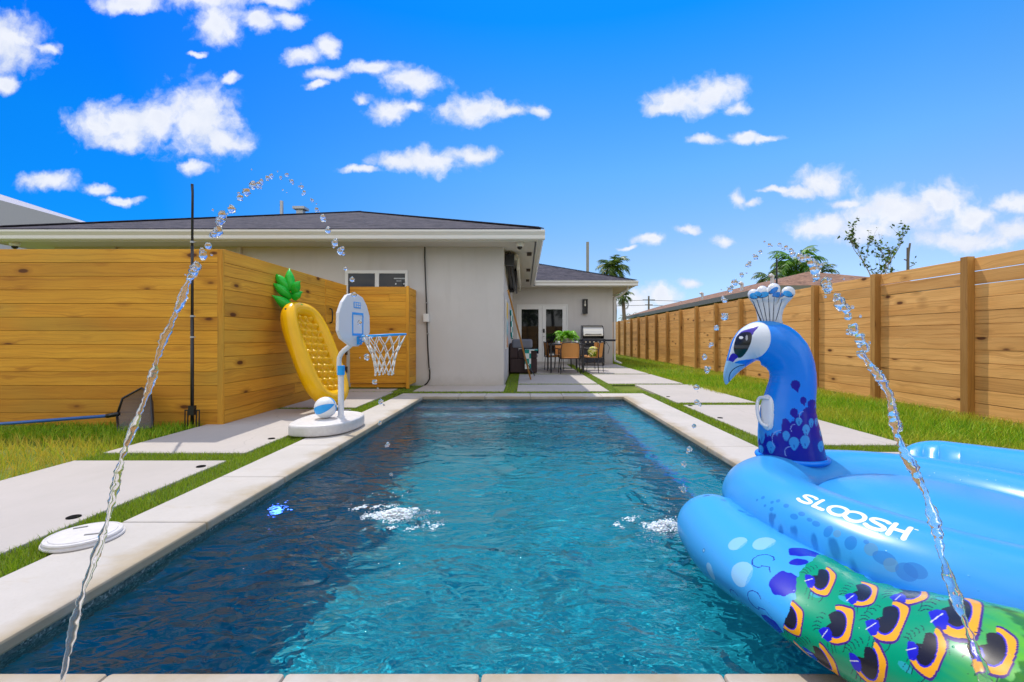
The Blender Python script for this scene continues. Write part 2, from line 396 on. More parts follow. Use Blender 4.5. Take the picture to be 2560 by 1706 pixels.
# coping: stones butted end to end round the pool
def coping(x0,x1,y0,y1):
    mb = MB(); mb.box(x0,x1,y0,y1,-0.045,0.002); tag(mb.build('pool_coping', M_COP, bevel=0.010), kind='structure')
ys = [PY0, 2.30, 3.05, 3.95, 4.9, 5.8, PY1]
for a, b in zip(ys[:-1], ys[1:]):
    coping(CXL, PX0, a+0.002, b-0.002)
for a, b in zip([PY0,2.1,3.0,3.9,4.8,5.7,6.5], [2.1,3.0,3.9,4.8,5.7,6.5,PY1]):
    coping(PX1, CXR, a+0.002, b-0.002)
xs = [CXL,-1.05,-0.62,0.1,0.62,1.25,CXR]
for a, b in zip(xs[:-1], xs[1:]): coping(a+0.002, b-0.002, PY1+0.002, 7.64)
xs = [CXL,-1.15,-0.66,-0.12,0.55,1.15,CXR]
for a, b in zip(xs[:-1], xs[1:]): coping(a+0.002, b-0.002, 0.60, PY0-0.002)

def f_plaster(t, b):
    p = posco(t); n = t.noise(p, 1.6, 5, 0.6); n2 = t.noise(p, 60, 3, 0.7)
    c = t.ramp(n, [(0.3, (0.0,0.20,0.29)), (0.7, (0.002,0.27,0.37))])
    c = t.mix(t.rng(n2, 0.4, 0.7, 0, 0.25), c, c3(0.0,0.12,0.19)); t.set(b, 'Base Color', c)
M_PLAST = mat('pool_plaster', rough=0.8, spec=0.2, fn=f_plaster)
def f_band(t, b):
    p = posco(t); v = t.new('ShaderNodeTexVoronoi', {'Vector': p, 'Scale': 130.0}).outputs['Color']
    s = t.new('ShaderNodeSeparateXYZ', {0: v}).outputs[0]
    t.set(b, 'Base Color', t.ramp(s, [(0.0, (0.03,0.05,0.055)), (0.7, (0.10,0.15,0.155)), (1.0, (0.30,0.36,0.36))]))
M_BAND = mat('pebble_waterline', rough=0.6, fn=f_band)
M_TRIMB = mat('blue_tile_trim', (0.01,0.10,0.42), rough=0.3)
WZ = -0.062
FZ = -1.45
mb = MB()
x0,x1,y0,y1 = PX0-0.012, PX1+0.012, PY0-0.012, PY1+0.012
mb.add([(x0,y0,FZ),(x1,y0,FZ),(x1,y1,FZ),(x0,y1,FZ)], [(0,1,2,3)])
for (a, b_) in (((x0,y0),(x0,y1)), ((x0,y1),(x1,y1)), ((x1,y1),(x1,y0)), ((x1,y0),(x0,y0))):
    mb.add([(a[0],a[1],FZ),(b_[0],b_[1],FZ),(b_[0],b_[1],-0.16),(a[0],a[1],-0.16)], [(0,1,2,3)])
basin = mb.build('pool_basin', M_PLAST); tag(basin, kind='structure')
mb = MB()
for (a, b_) in (((x0,y0),(x0,y1)), ((x0,y1),(x1,y1)), ((x1,y1),(x1,y0)), ((x1,y0),(x0,y0))):
    mb.add([(a[0],a[1],-0.16),(b_[0],b_[1],-0.16),(b_[0],b_[1],-0.03),(a[0],a[1],-0.03)], [(0,1,2,3)])
band = mb.build('pool_waterline', M_BAND); tag(band, kind='structure')
mb = MB()
STEPS = [(6.75,-0.32),(6.43,-0.62),(6.11,-0.92),(5.80,-1.20)]
prev = y1
for (ye, z) in STEPS: mb.box(x0+0.001, 1.19, ye, prev-0.001 if prev == y1 else prev-0.0005, FZ+0.002, z); prev = ye
mb.box(1.1905, x1-0.001, y0+0.001, y1-0.001, FZ+0.002, -0.46)
steps = mb.build('pool_steps', M_PLAST); tag(steps, kind='structure')
mb = MB()
for (ye, z) in STEPS[:2]: mb.box(x0+0.01, 1.13, ye-0.003, ye+0.045, z-0.03, z+0.003)
mb.box(1.187, 1.222, y0+0.01, y1-0.5, -0.48, -0.457)
trimt = mb.build('pool_trim', M_TRIMB); tag(trimt, kind='structure')
mb = MB()
for (ye, z) in STEPS[:2]: mb.box(x0+0.01, 1.13, ye+0.046, ye+0.12, z-0.03, z+0.0035)
nos = mb.build('step_lit_edge', mat('pale_lit_edge',(0.20,0.50,0.62),0.4)); tag(nos, kind='structure')  # pale strips paint the light caught along the step edges
for o in (basin, band, steps, trimt, nos): o.cycles.is_caustics_receiver = True

# water
SPL = [(-0.71, 2.53), (0.74, 2.33)]
nx, ny = 260, 480
gx = np.linspace(PX0-0.011, PX1+0.011, nx); gy = np.linspace(PY0-0.011, PY1+0.011, ny)
GX, GY = np.meshgrid(gx, gy)
def water_h(x, y):
    h = np.zeros_like(x); rg = np.random.default_rng(5)
    wx = x + 0.05*np.sin(3.1*y+1.0) + 0.03*np.sin(7.3*x+2.1*y); wy = y + 0.06*np.sin(2.3*x) + 0.03*np.cos(6.1*y-3*x)
    for i in range(40):
        lam = 0.16*(7.0**rg.random()); th = rg.normal(1.35, 0.85); k = 2*math.pi/lam
        st = 0.0115
        ph = rg.random()*6.28
        h += st*lam/6.28*1.5*np.sin(k*(wx*math.cos(th)+wy*math.sin(th))+ph)*(0.65+0.35*np.sin(1.3*x*math.cos(ph)*3+2.0*y*math.sin(ph)+ph))
    for (cx, cy) in SPL:
        d = np.hypot(x-cx, y-cy)
        h += 0.0012*np.sin(2*math.pi*d/0.13)*np.exp(-d/0.55)*np.minimum(d/0.1, 1)
        h += 0.003*np.exp(-(d/0.16)**2)*np.sin(29*x+11*y)*np.cos(23*y-9*x)
    return h
GZ = WZ + water_h(GX, GY)
mb = MB(); mb.grid(np.stack([GX, GY, GZ], -1))
def f_water(t, b):
    b.inputs['Transmission Weight'].default_value = 1.0; b.inputs['IOR'].default_value = 1.333
    p = posco(t)
    pw = t.vmath('MULTIPLY', p, (1.0, 1.6, 1.0))
    n = t.math('ADD', t.noise(pw, 4.2, 1.5, 0.45, 1.0), t.math('MULTIPLY', t.noise(pw, 15.0, 1.0, 0.45, 1.2), 0.16))
    bump(t, b, n, 1.0, 0.045)
M_WATER = mat('pool_water', (0.93,1.0,1.0), rough=0.0, fn=f_water)
water = mb.build('pool_water', M_WATER, smooth=True); tag(water, kind='structure')
water.cycles.is_caustics_caster = True

# ------------------------------------------------------------------ grass and turf
def f_blade(t, b):
    a = t.new('ShaderNodeAttribute', attribute_name='tone').outputs['Color']
    t.set(b, 'Base Color', a)
    tr = t.new('ShaderNodeBsdfTranslucent', {0: a}); mx = t.new('ShaderNodeMixShader', {0: 0.35})
    t.l.new(b.outputs[0], mx.inputs[1]); t.l.new(tr.outputs[0], mx.inputs[2])
    t.l.new(mx.outputs[0], t.n['Material Output'].inputs[0])
M_BLADE = mat('grass_blade', rough=0.5, spec=0.3, fn=f_blade)
def f_turfbase(t, b):
    n = t.noise(posco(t), 60, 3, 0.6); t.set(b, 'Base Color', t.ramp(n, [(0.3, (0.05,0.09,0.008)), (0.7, (0.12,0.19,0.02))]))
M_TURFB = mat('turf_backing', rough=0.9, fn=f_turfbase)
def blades(name, xy, z0, hmin, hmax, wid, cols, label=None, lean=0.5, dry=None):
    n = len(xy); rg = RNG
    h = rg.uniform(hmin, hmax, n); th = rg.uniform(0, 2*np.pi, n); ln = rg.uniform(0.1, lean, n)*h
    dx, dy = np.cos(th), np.sin(th); ph = rg.uniform(0, 2*np.pi, n); wx, wy = np.cos(ph)*wid/2, np.sin(ph)*wid/2
    v = np.zeros((n, 5, 3)); X0, Y0 = xy[:, 0], xy[:, 1]
    for k, (f, q) in enumerate(((0, 1.0), (0.55, 0.75))):
        for j, sgn in enumerate((-1, 1)):
            v[:, 2*k+j, 0] = X0 + dx*ln*f*f + sgn*wx*q; v[:, 2*k+j, 1] = Y0 + dy*ln*f*f + sgn*wy*q; v[:, 2*k+j, 2] = z0 + h*f
    v[:, 4, 0] = X0+dx*ln; v[:, 4, 1] = Y0+dy*ln; v[:, 4, 2] = z0+h*0.97
    me = bpy.data.meshes.new(name)
    me.vertices.add(n*5); me.vertices.foreach_set('co', v.astype(np.float32).ravel())
    base = (np.arange(n)*5)[:, None]
    idx = np.concatenate([base+np.array([[0,1,3,2]]), base+np.array([[2,3,4]])], 1).ravel()
    me.loops.add(n*7); me.loops.foreach_set('vertex_index', idx.astype(np.int32))
    ls = np.stack([np.arange(n)*7, np.arange(n)*7+4], 1).ravel()
    me.polygons.add(n*2); me.polygons.foreach_set('loop_start', ls.astype(np.int32))
    me.update(calc_edges=True); me.materials.append(M_BLADE)
    o = bpy.data.objects.new(name, me); C.objects.link(o)
    cols = np.array(cols); ci = rg.integers(0, len(cols), n); c = cols[ci]*rg.uniform(0.75, 1.2, (n, 1))
    if dry is not None:
        d = dry(X0, Y0)[:, None]*rg.uniform(0.3, 1, (n, 1)); c = c*(1-d)+np.array([[0.72,0.50,0.07]])*d
    set_attr(o, 'tone', np.repeat(c, 5, 0)); tag(o, kind='stuff')
    return o
def rand_rect(x0, x1, y0, y1, dens):
    n = int((x1-x0)*(y1-y0)*dens)
    return np.stack([RNG.uniform(x0, x1, n), RNG.uniform(y0, y1, n)], 1)
strips = [(TL,CXL,1.0,7.62),(CXR,TR,1.0,7.62),(SL,TL,3.46,3.69),(SL,TL,5.97,6.10),(TR,SR,3.72,3.96),(TR,SR,6.33,6.57),(SL,TL,1.0,1.14),(TR,SR,1.10,1.30),
          (-2.3,SR-1.2,FT0,7.97),(-2.6,-0.36,9.0-0.1,8.99),(-0.12,SR-0.1,9.10,9.30),(-0.36,-0.12,7.97,12.0),(1.50,1.73,7.97,16.2),(1.73,SR-0.1,11.66,11.86),(-0.12,1.5,11.66,11.86),
          (1.73,SR-0.1,14.0,14.2),(-0.12,1.5,14.0,14.2),(-2.32,-1.98,7.9,8.9),(-3.3,-2.0,7.84,7.93)]
xs = []
for i, (x0,x1,y0,y1) in enumerate(strips):
    mb = MB(); z = -0.022+0.0007*i; mb.add([(x0,y0,z),(x1,y0,z),(x1,y1,z),(x0,y1,z)], [(0,1,2,3)])
    tag(mb.build('turf_strip', M_TURFB), kind='structure')
    y = y0
    while y < y1:
        ye = min(y1, y+0.8); d = 16000 if y < 2.6 else (11000 if y < 4.2 else (6000 if y < 6.5 else 2500))
        xs.append(rand_rect(x0+0.004, x1-0.004, y, ye, d)); y = ye
xy = np.concatenate(xs)
lidc = (-1.93, 2.23)
near = xy[:,1] < 4.5
TC = [(0.24,0.38,0.012),(0.30,0.44,0.02),(0.17,0.29,0.010),(0.36,0.48,0.03),(0.28,0.31,0.04)]
blades('artificial_turf', xy[near], -0.02, 0.022, 0.046, 0.0032, TC, lean=0.8)
blades('artificial_turf', xy[~near], -0.02, 0.018, 0.036, 0.006, TC, lean=0.8)
LC = [(0.20,0.42,0.010),(0.28,0.50,0.015),(0.38,0.55,0.02),(0.13,0.30,0.010),(0.46,0.50,0.03)]
def dry_r(x, y): return np.clip(0.08+0.45*np.sin(2.1*x+1.7*y)*np.sin(1.3*y-0.8*x)+np.clip((x-4.7)*0.9, 0, 0.6), 0, 0.85)
def dry_l(x, y): return np.clip(0.75-0.4*np.abs(y-3.6)+0.35*np.sin(3*x+2*y), 0, 0.9)*(y < 4.25)
xr = np.concatenate([rand_rect(SR,5.34,1.2,4.2,2600), rand_rect(SR,5.34,4.2,7.5,2300), rand_rect(SR-0.12,5.34,7.5,12,1300), rand_rect(SR-0.15,5.34,12,20,420), rand_rect(3.2,5.34,20,30,150)])
blades('lawn_grass', xr, -0.035, 0.05, 0.12, 0.0075, LC, lean=0.9, dry=dry_r)
xl = np.concatenate([rand_rect(-5.2,SL,2.4,4.88,3000), rand_rect(-9.5,-5.2,2.6,4.88,1300), rand_rect(-6,SL,0.6,2.4,600)])
xl = xl[(dry_l(xl[:,0], xl[:,1]) < RNG.uniform(0.25, 1.3, len(xl)))]
blades('lawn_grass', xl, -0.035, 0.04, 0.11, 0.007, LC, lean=0.9, dry=dry_l)
xt = rand_rect(-4.6, SL+0.05, 3.3, 4.6, 40)
blades('lawn_grass', xt, -0.035, 0.10, 0.17, 0.010, [(0.42,0.52,0.04),(0.3,0.42,0.03)], lean=0.6)

# ------------------------------------------------------------------ pale pine screen on the left
def boards(mb, p0, dirv, L, nrm, z0, n, h, gap=0.004, th=0.022, split=None, jit=0.0):
    dirv = Vector(dirv).normalized(); nrm = Vector(nrm)
    for i in range(n):
        z = z0+i*(h+gap); off = random.uniform(-jit, jit)
        segs = [(0, L)]
        if split: 
            s_ = split[i % len(split)]*L; segs = [(0, s_-0.0015), (s_+0.0015, L)] if 0 < s_ < L else segs
        for a, b in segs:
            p = Vector(p0)+dirv*a+nrm*off; p.z = z
            mb.board(p, dirv*(b-a), (0,0,h), nrm*th)
    p = Vector(p0)+nrm*(th+0.004); p.z = z0+0.01
    mb.board(p, dirv*L, (0,0,n*(h+gap)-0.02-gap), nrm*0.004)  # added backing sheet, blocks light from behind so the gaps stay dark
scr = thing('privacy_screen', (-3.24,4.9,0), 'tall amber pine board screen with corner post around the left side yard', 'wooden screen')
mb = MB(); boards(mb, (-9.3,4.9,0), (1,0,0), 9.3-3.30, (0,0.022/0.022,0), -0.02, 13, 0.143, 0.004, split=[1.0,0.46,1.0,0.40,1.0,1.0,0.52], jit=0.002)
mb.build('front_panel', M_WOODL, scr, bevel=0.003)
mb = MB(); boards(mb, (-3.245,4.93,0), (0,1,0), 7.44-4.93, (-1,0,0), -0.0, 13, 0.142, 0.0038, split=[1.0,0.6,1.0], jit=0.002)
mb.build('side_panel', M_WOODL, scr, bevel=0.003)
mb = MB(); mb.board((-3.30,4.895,-0.03), (0,0,1.915), (0.058,0,0), (0,0.03,0)); mb.build('corner_post', M_WOODL, scr, bevel=0.004)
mb = MB(); boards(mb, (-3.243,7.46,0), (0,1,0), 0.86, (-1,0,0), 0.04, 13, 0.139, 0.0038, jit=0.001)
gate = mb.build('gate', M_WOODL, scr, bevel=0.003)
mb = MB(); mb.tube([(-3.235,7.58,1.42),(-3.20,7.58,1.41),(-3.19,7.58,1.35),(-3.19,7.58,1.25),(-3.20,7.58,1.19),(-3.235,7.58,1.18)], 0.012, 8); mb.build('handle', M_BLACK, gate, smooth=True)
mb = MB(); mb.box(-3.238,-3.215,7.53,7.62,0.98,1.04); mb.tube([(-3.21,7.50,1.01),(-3.21,7.66,1.01)],0.010,8); mb.build('latch', mat('zinc', (0.5,0.5,0.5), 0.3, metal=1.0), gate)
for z in (0.30, 0.62, 1.55):
    mb = MB(); mb.box(-3.238,-3.222,8.24,8.31,z,z+0.11); mb.build('hinge', M_BLACK, gate)
mb = MB()
for y in (5.9, 7.2): mb.box(-3.36,-3.27,y,y+0.09,-0.03,1.84)
mb.box(-9.2,-3.36,4.93,4.97,1.72,1.80); mb.box(-9.2,-3.36,4.93,4.97,0.1,0.18); mb.build('back_frame', M_POST, scr)

bx = thing('equipment_screen', (-2.7,8.36,0), 'short amber pine board box with end post standing against the house wall', 'wooden screen')
mb = MB(); boards(mb, (-3.20,8.36,0), (1,0,0), 1.03, (0,1,0), 0.10, 13, 0.1335, 0.003, split=[1.0,0.7,1.0,1.0,0.35], jit=0.002); mb.build('front_panel', M_WOODL, bx, bevel=0.003)
mb = MB(); mb.board((-2.168,8.352,0.0), (0,0,1.885), (0.056,0,0), (0,0.056,0)); mb.build('corner_post', M_WOODL, bx, bevel=0.003)
mb = MB(); boards(mb, (-2.125,8.41,0), (0,1,0), 0.55, (-1,0,0), 0.06, 13, 0.1365, 0.003, jit=0.001); mb.build('side_panel', M_WOODL, bx, bevel=0.003)
mb = MB(); mb.box(-3.2,-2.17,8.40,8.46,0.02,0.09); mb.build('bottom_rail', M_WOODL, bx)

# ------------------------------------------------------------------ right boundary fence, back fence behind the camera
fx = 5.37
fen = thing('boundary_fence', (fx,12,0), 'long sunlit pine board fence with square posts along the right lawn', 'fence')
mb = MB()
posts_y = [4.03+1.432*n for n in range(-3, 17)]
ys_ = [-1.5]+[posts_y[i] for i in range(1, 19, 2)]+[30.0]
for j in range(len(ys_)-1):
    for i in range(12):
        z = 0.005+i*0.1565+random.choice((-0.002,0.0,0.0,0.001,0.002)); g0 = random.uniform(-0.002, 0.002)
        mb.board((fx+random.uniform(-0.002,0.002), ys_[j]+0.002, z+g0), (0, ys_[j+1]-ys_[j]-0.004, random.uniform(-0.004,0.004)), (0,0,0.1515), (0.022,0,0))
mb.board((fx+0.027,-1.5,0.01),(0,31.5,0),(0,0,1.55),(0.004,0,0))  # sheet added behind the lower boards to stop light through the gaps
mb.build('board_panel', M_WOODR, fen, bevel=0.003)
for y in posts_y:
    h = 1.885+random.uniform(-0.005,0.02)
    mb = MB(); mb.board((fx-0.093, y-0.046, -0.04), (0,0,h+0.04), (0,0.092,0), (0.090,0,0)); mb.build('post', M_POST, fen, bevel=0.004)
bf = thing('back_fence', (0,-3.6,0), 'pine board fence closing the yard behind the pool', 'fence')
mb = MB(); boards(mb, (-9.3,-3.6,0), (1,0,0), 14.6, (0,-1,0), 0.0, 12, 0.150, 0.006, split=[0.2,0.55,0.8,0.35]); mb.build('board_panel', M_WOODR, bf)
for k in range(7):
    mb = MB(); x = -9.0+2.3*k; mb.board((x,-3.59,-0.04), (0,0,1.9), (0.09,0,0), (0,0.09,0)); mb.build('post', M_POST, bf)

# ------------------------------------------------------------------ the house
ho = thing('house', (-4.8,8.97,0), 'low pale stucco house with grey shingle hip roof and wide white eaves', 'house')
EZ, SF = 2.885, 2.72      # top of the gutter, soffit
WY, WX, BY, BX = 8.97, -0.40, 16.30, 3.18
mb = MB(); mb.box(-9.25, WX, WY, 24.0, -0.05, SF+0.05)
mb.build('front_wall', M_WALL, ho)
mb = MB(); T = 0.2
dx0, dx1, dz1 = -0.25, 1.58, 2.14
mb.box(WX+0.001, dx0, BY, BY+T, -0.05, SF+0.05); mb.box(dx0, dx1, BY, BY+T, dz1, SF+0.05); mb.box(dx1, BX, BY, BY+T, -0.05, SF+0.05)
mb.box(dx0, dx1, BY, BY+T, -0.05, 0.08)
mb.box(BX-T, BX, BY+T, 24.0, -0.05, SF+0.05); mb.build('rear_wall', M_WALL, ho)
mb = MB(); mb.box(WX+0.05, BX-T-0.01, BY+1.6, BY+1.65, 0, 2.6); mb.build('room_backdrop', mat('dark_room', (0.03,0.028,0.026), 0.9), ho)
# soffit, fascia and gutter
GX0, GX1, GY0, WG0, WGX = -10.0, 0.38, 8.20, 15.50, 3.90
mb = MB(); mb.box(GX0+0.12, GX1-0.12, GY0+0.12, WY+0.001, SF, SF+0.03); mb.box(WX-0.001, GX1-0.12, WY+0.0015, 16.29, SF+0.0005, SF+0.03)
mb.box(GX1-0.119, WGX-0.12, WG0+0.12, BY+0.001, SF+0.001, SF+0.03); mb.box(BX-0.001, WGX-0.12, BY+0.002, 24.5, SF+0.0015, SF+0.03); mb.box(GX0+0.12, -9.25, WY+0.002, 24.5, SF, SF+0.03)
mb.build('soffit', M_SOFFIT, ho)
def gutter(mb, a, b, out):       # K-style gutter profile swept from a to b; out = outward unit vector
    a = Vector(a); b = Vector(b); out = Vector(out)
    prof = [(0.0,-0.165),(0.075,-0.165),(0.085,-0.145),(0.085,-0.095),(0.118,-0.045),(0.125,-0.035),(0.125,0.0),(0.112,0.0),(0.0,-0.004)]
    poly = [a+out*(u+0.0005)+Vector((0,0,v)) for u, v in prof]
    vs = poly+[p+(b-a) for p in poly]; n = len(prof); fl = (b-a).cross(out).z > 0
    fs = [(i,(i+1)%n,n+(i+1)%n,n+i) for i in range(n)]+[tuple(range(n)), tuple(range(2*n-1,n-1,-1))]
    mb.add(vs, [tuple(reversed(f)) for f in fs] if fl else fs)
def fascia(mb, x0,x1,y0,y1): mb.box(x0,x1,y0,y1,SF-0.02,EZ+0.035)
mb = MB(); fascia(mb, GX0+0.12, GX1-0.12, GY0+0.12, GY0+0.145); fascia(mb, GX1-0.145, GX1-0.12, GY0+0.146, WG0+0.119)
fascia(mb, GX1-0.119, WGX-0.12, WG0+0.12, WG0+0.145); fascia(mb, WGX-0.145, WGX-0.12, WG0+0.146, 24.5); fascia(mb, GX0+0.12, GX0+0.145, GY0+0.146, 24.5)
mb.build('fascia', M_TRIM, ho)
mb = MB(); gutter(mb, (GX0,GY0+0.12,EZ), (GX1,GY0+0.12,EZ), (0,-1,0)); gutter(mb, (GX1-0.12,GY0+0.121,EZ-0.0005), (GX1-0.12,WG0+0.005,EZ-0.0005), (1,0,0))
gutter(mb, (GX1+0.006,WG0+0.12,EZ), (WGX,WG0+0.12,EZ), (0,-1,0)); gutter(mb, (WGX-0.12,WG0+0.121,EZ-0.0005), (WGX-0.12,24.5,EZ-0.0005), (1,0,0)); gutter(mb, (GX0+0.12,GY0+0.121,EZ-0.0005), (GX0+0.12,24.5,EZ-0.0005), (-1,0,0))
mb.build('gutter', M_TRIM, ho)
# roofs (drip edge sits inside the gutter)
S_ = 0.335; RZ = EZ+0.035
rx0, rx1, ry0 = GX0+0.05, GX1-0.07, GY0+0.06
hw = (rx1-rx0)/2; ax = (rx0+rx1)/2; az = RZ+S_*hw
A = (ax, ry0+hw, az); B_ = (ax, 26-hw, az)
mb = MB(); mb.add([(rx0,ry0,RZ),(rx1,ry0,RZ),(rx1,26,RZ),(rx0,26,RZ),A,B_], [(0,1,4),(1,2,5,4),(2,3,5),(3,0,4,5)])
mb.add([(rx0,ry0,RZ-0.03),(rx1,ry0,RZ-0.03),(rx1,ry0,RZ),(rx0,ry0,RZ)], [(0,1,2,3)])
mb.add([(rx1,ry0,RZ-0.03),(rx1,WG0,RZ-0.03),(rx1,WG0,RZ),(rx1,ry0,RZ)], [(0,1,2,3)])
wx1, wy0 = WGX-0.07, WG0+0.06; hw2 = 4.2; wz = RZ+S_*hw2; xi = rx1-S_*0-hw2
mb.add([(rx1-3.8,wy0,RZ-0.01),(wx1,wy0,RZ-0.01),(wx1,wy0+2*hw2,RZ-0.01),(rx1-3.8,wy0+2*hw2,RZ-0.01),(wx1-hw2,wy0+hw2,wz-0.01),(rx1-3.8,wy0+hw2,wz-0.01)], [(0,1,4,5),(1,2,4),(2,3,5,4)])
roof = mb.build('roof', M_SHING, ho)
M_GALV = mat('galvanised', (0.42,0.43,0.44), 0.45, metal=0.6)
def onroof(x, y): return RZ+S_*(y-ry0)
def vpx(sx, y): return (sx-1310)*y/1138
mb = MB(); y = 12.3; x = vpx(704, y); mb.tube([(x,y,onroof(x,y)-0.1),(x,y,onroof(x,y)+0.36)], 0.045, 10); mb.build('vent_pipe', M_GALV, roof, smooth=True, auto=50)
mb = MB(); y = 12.6; x = vpx(752, y); z = onroof(x,y); mb.box(x-0.16,x+0.16,y-0.15,y+0.15,z+0.10,z+0.17); mb.box(x-0.09,x+0.09,y-0.08,y+0.08,z-0.1,z+0.10); mb.build('roof_vent', M_GALV, roof)
# ridge caps
mb = MB()
for (a, b) in ((A,(rx1,ry0,RZ)),(A,(rx0,ry0,RZ)),(A,B_),((wx1-hw2,wy0+hw2,wz-0.01),(wx1,wy0,RZ-0.01)),((wx1-hw2,wy0+hw2,wz-0.01),(rx1-2.6,wy0+hw2,wz-0.01))):
    a = Vector(a); b = Vector(b); mb.bar(a+Vector((0,0,0.012)), b+Vector((0,0,0.012)), 0.16, 0.018)
mb.build('ridge_cap', M_SHING, roof)
# left window with two sliding panes
wx0_, wx1_, wz0, wz1 = -3.52, -2.29, 1.30, 2.26
mb = MB(); yF = WY-0.022
mb.box(wx0_,wx1_,yF,WY-0.001,wz1-0.06,wz1); mb.box(wx0_,wx1_,yF,WY-0.001,wz0,wz0+0.06); mb.box(wx0_,wx0_+0.06,yF,WY-0.001,wz0+0.06,wz1-0.06)
mb.box(wx1_-0.05,wx1_,yF,WY-0.001,wz0+0.06,wz1-0.06); mb.box(-2.93,-2.85,yF-0.01,WY-0.001,wz0+0.06,wz1-0.06)
win = mb.build('window', M_WHITE, ho, bevel=0.003)
for (a, b) in ((wx0_+0.06,-2.93),(-2.85,wx1_-0.05)):
    mb = MB(); mb.box(a,b,WY-0.010,WY-0.002,wz0+0.06,wz1-0.06); mb.build('pane', M_GLASS, win)
M_STK = mat('sticker_print', (0.62,0.66,0.68), 0.5)
mb = MB()
sx0, sz0 = -2.56, 2.00      # alarm sticker: two lines of small print and two round marks
for k in range(9): mb.box(sx0+k*0.024, sx0+k*0.024+0.016, WY-0.012, WY-0.0105, sz0+0.09, sz0+0.115)
for k in range(5): mb.box(sx0+0.05+k*0.02, sx0+0.05+k*0.02+0.013, WY-0.012, WY-0.0105, sz0+0.045, sz0+0.06)
for k in (0.02, 0.185): mb.box(sx0+k, sx0+k+0.03, WY-0.012, WY-0.0105, sz0-0.02, sz0+0.012)
mb.build('sticker', M_STK, win)
# french door
mb = MB()
def frame_rect(mb, x0,x1,z0,z1,y0,y1,wl,wr,wt,wb):
    mb.box(x0,x0+wl,y0,y1,z0,z1); mb.box(x1-wr,x1,y0,y1,z0,z1); mb.box(x0+wl,x1-wr,y0,y1,z1-wt,z1); mb.box(x0+wl,x1-wr,y0,y1,z0,z0+wb)
frame_rect(mb, dx0+0.002, dx1-0.002, 0.082, dz1-0.002, BY+0.01, BY+0.12, 0.045, 0.045, 0.045, 0.02); mb.build('door_frame', M_WHITE, ho)
mid = 0.655
for k, (a, b, wl, wr) in enumerate(((dx0+0.05, mid-0.003, 0.11, 0.13), (mid+0.003, dx1-0.05, 0.13, 0.15))):
    mb = MB(); frame_rect(mb, a, b, 0.105, dz1-0.05, BY+0.03, BY+0.075, wl, wr, 0.13, 0.26); lf = mb.build('door', M_WHITE, ho, bevel=0.004)
    mb = MB(); mb.box(a+wl, b-wr, BY+0.05, BY+0.056, 0.365, dz1-0.18); mb.build('pane', M_GLASS, lf)
    if k == 1:
        mb = MB(); mb.box(a+0.02,a+0.085,BY+0.005,BY+0.03,1.12,1.26); mb.build('keypad', M_BLACK, lf, bevel=0.006)
        mb = MB(); mb.lathe([(0.028,0),(0.028,0.008)],12,(0,0,0)); mb = MB(); mb.box(a+0.03,a+0.07,BY+0.02,BY+0.031,0.98,1.02); mb.tube([(a+0.05,BY+0.03,1.0),(a+0.05,BY-0.03,1.0),(a+0.13,BY-0.03,1.0)],0.009,8); mb.build('handle', mat('nickel',(0.5,0.5,0.5),0.25,metal=1.0), lf, smooth=True, auto=40)
# small things fixed to the eaves
for yy in (9.55, 11.8, 13.95):
    mb = MB(); mb.box(0.06,0.16,yy-0.06,yy+0.06,SF-0.06,SF-0.001); mb.build('soffit_vent', mat('brown_vent',(0.06,0.04,0.03),0.7) if yy<10 else bpy.data.materials['brown_vent'], ho, bevel=0.004)
mb = MB(); mb.box(0.205,0.225,8.4,15.3,SF-0.004,SF-0.001); mb.build('drip_groove', M_DGREY, ho)
for x in (vpx(285,8.93), vpx(597,8.93)):
    mb = MB(); mb.box(x-0.04,x+0.04,WY-0.06,WY-0.001,0,SF); mb.build('downspout', M_WALL, ho, bevel=0.006)
mb = MB()
mb.tube([(3.62,15.75,2.72),(3.60,15.9,2.60),(3.40,16.1,2.42),(3.26,16.25,2.38),(3.245,16.3,2.25),(3.245,16.3,0.30),(3.245,16.25,0.12),(3.40,15.9,0.04)], 0.04, 8)
mb.build('downspout', M_TRIM, ho, smooth=True)
def dome(x, y, lab):
    t_ = thing('security_camera', (x,y,SF), lab, 'security camera')
    mb = MB(); mb.lathe([(0.075,-0.001),(0.08,-0.03),(0.07,-0.06),(0.055,-0.075)],20,(x,y,SF)); mb.build('housing', M_WHITE, t_, smooth=True, auto=50)
    mb = MB(); mb.sphere((x,y,SF-0.08),0.05,16,10); mb.build('dome', mat('smoked_dome',(0.01,0.01,0.01),0.08) if 'smoked_dome' not in bpy.data.materials else bpy.data.materials['smoked_dome'], t_, smooth=True)
dome(-0.08, 8.56, 'white dome camera under the eave corner above the leaning plank')
dome(vpx(34,8.5)+0.02, 8.5, 'white dome camera under the eave at far left of the house')
# junction box, conduit and cable on the wall
cb = thing('wall_cable', (-1.9,8.95,1.4), 'dark cable with white junction box running down the house wall', 'cable')
def wp(sx, sy, y=8.94): return ((sx-1310)*y/1138, y, 0.93-(sy-845)*y/1138)
z3 = lambda zx, zy: wp(1020+zx*0.2933, 520+zy*0.2934)
pts = [z3(245,262),z3(215,272),z3(185,280),z3(160,295),z3(143,320),z3(142,420),z3(147,560),z3(155,760),z3(160,900),z3(163,1060),z3(170,1220),z3(178,1350),z3(186,1400),z3(184,1455),z3(165,1490),z3(140,1510)]
mb = MB(); mb.tube(pts, 0.013, 8); mb.build('cable', M_BLACK, cb, smooth=True)
for (zx, zy, w_, h_) in ((223,272,0.14,0.07),):
    p = z3(zx, zy); mb = MB(); mb.box(p[0]-w_/2,p[0]+w_/2,8.89,8.968,p[2]-h_/2,p[2]+h_/2); mb.build('junction_box', M_WHITE, cb, bevel=0.01)
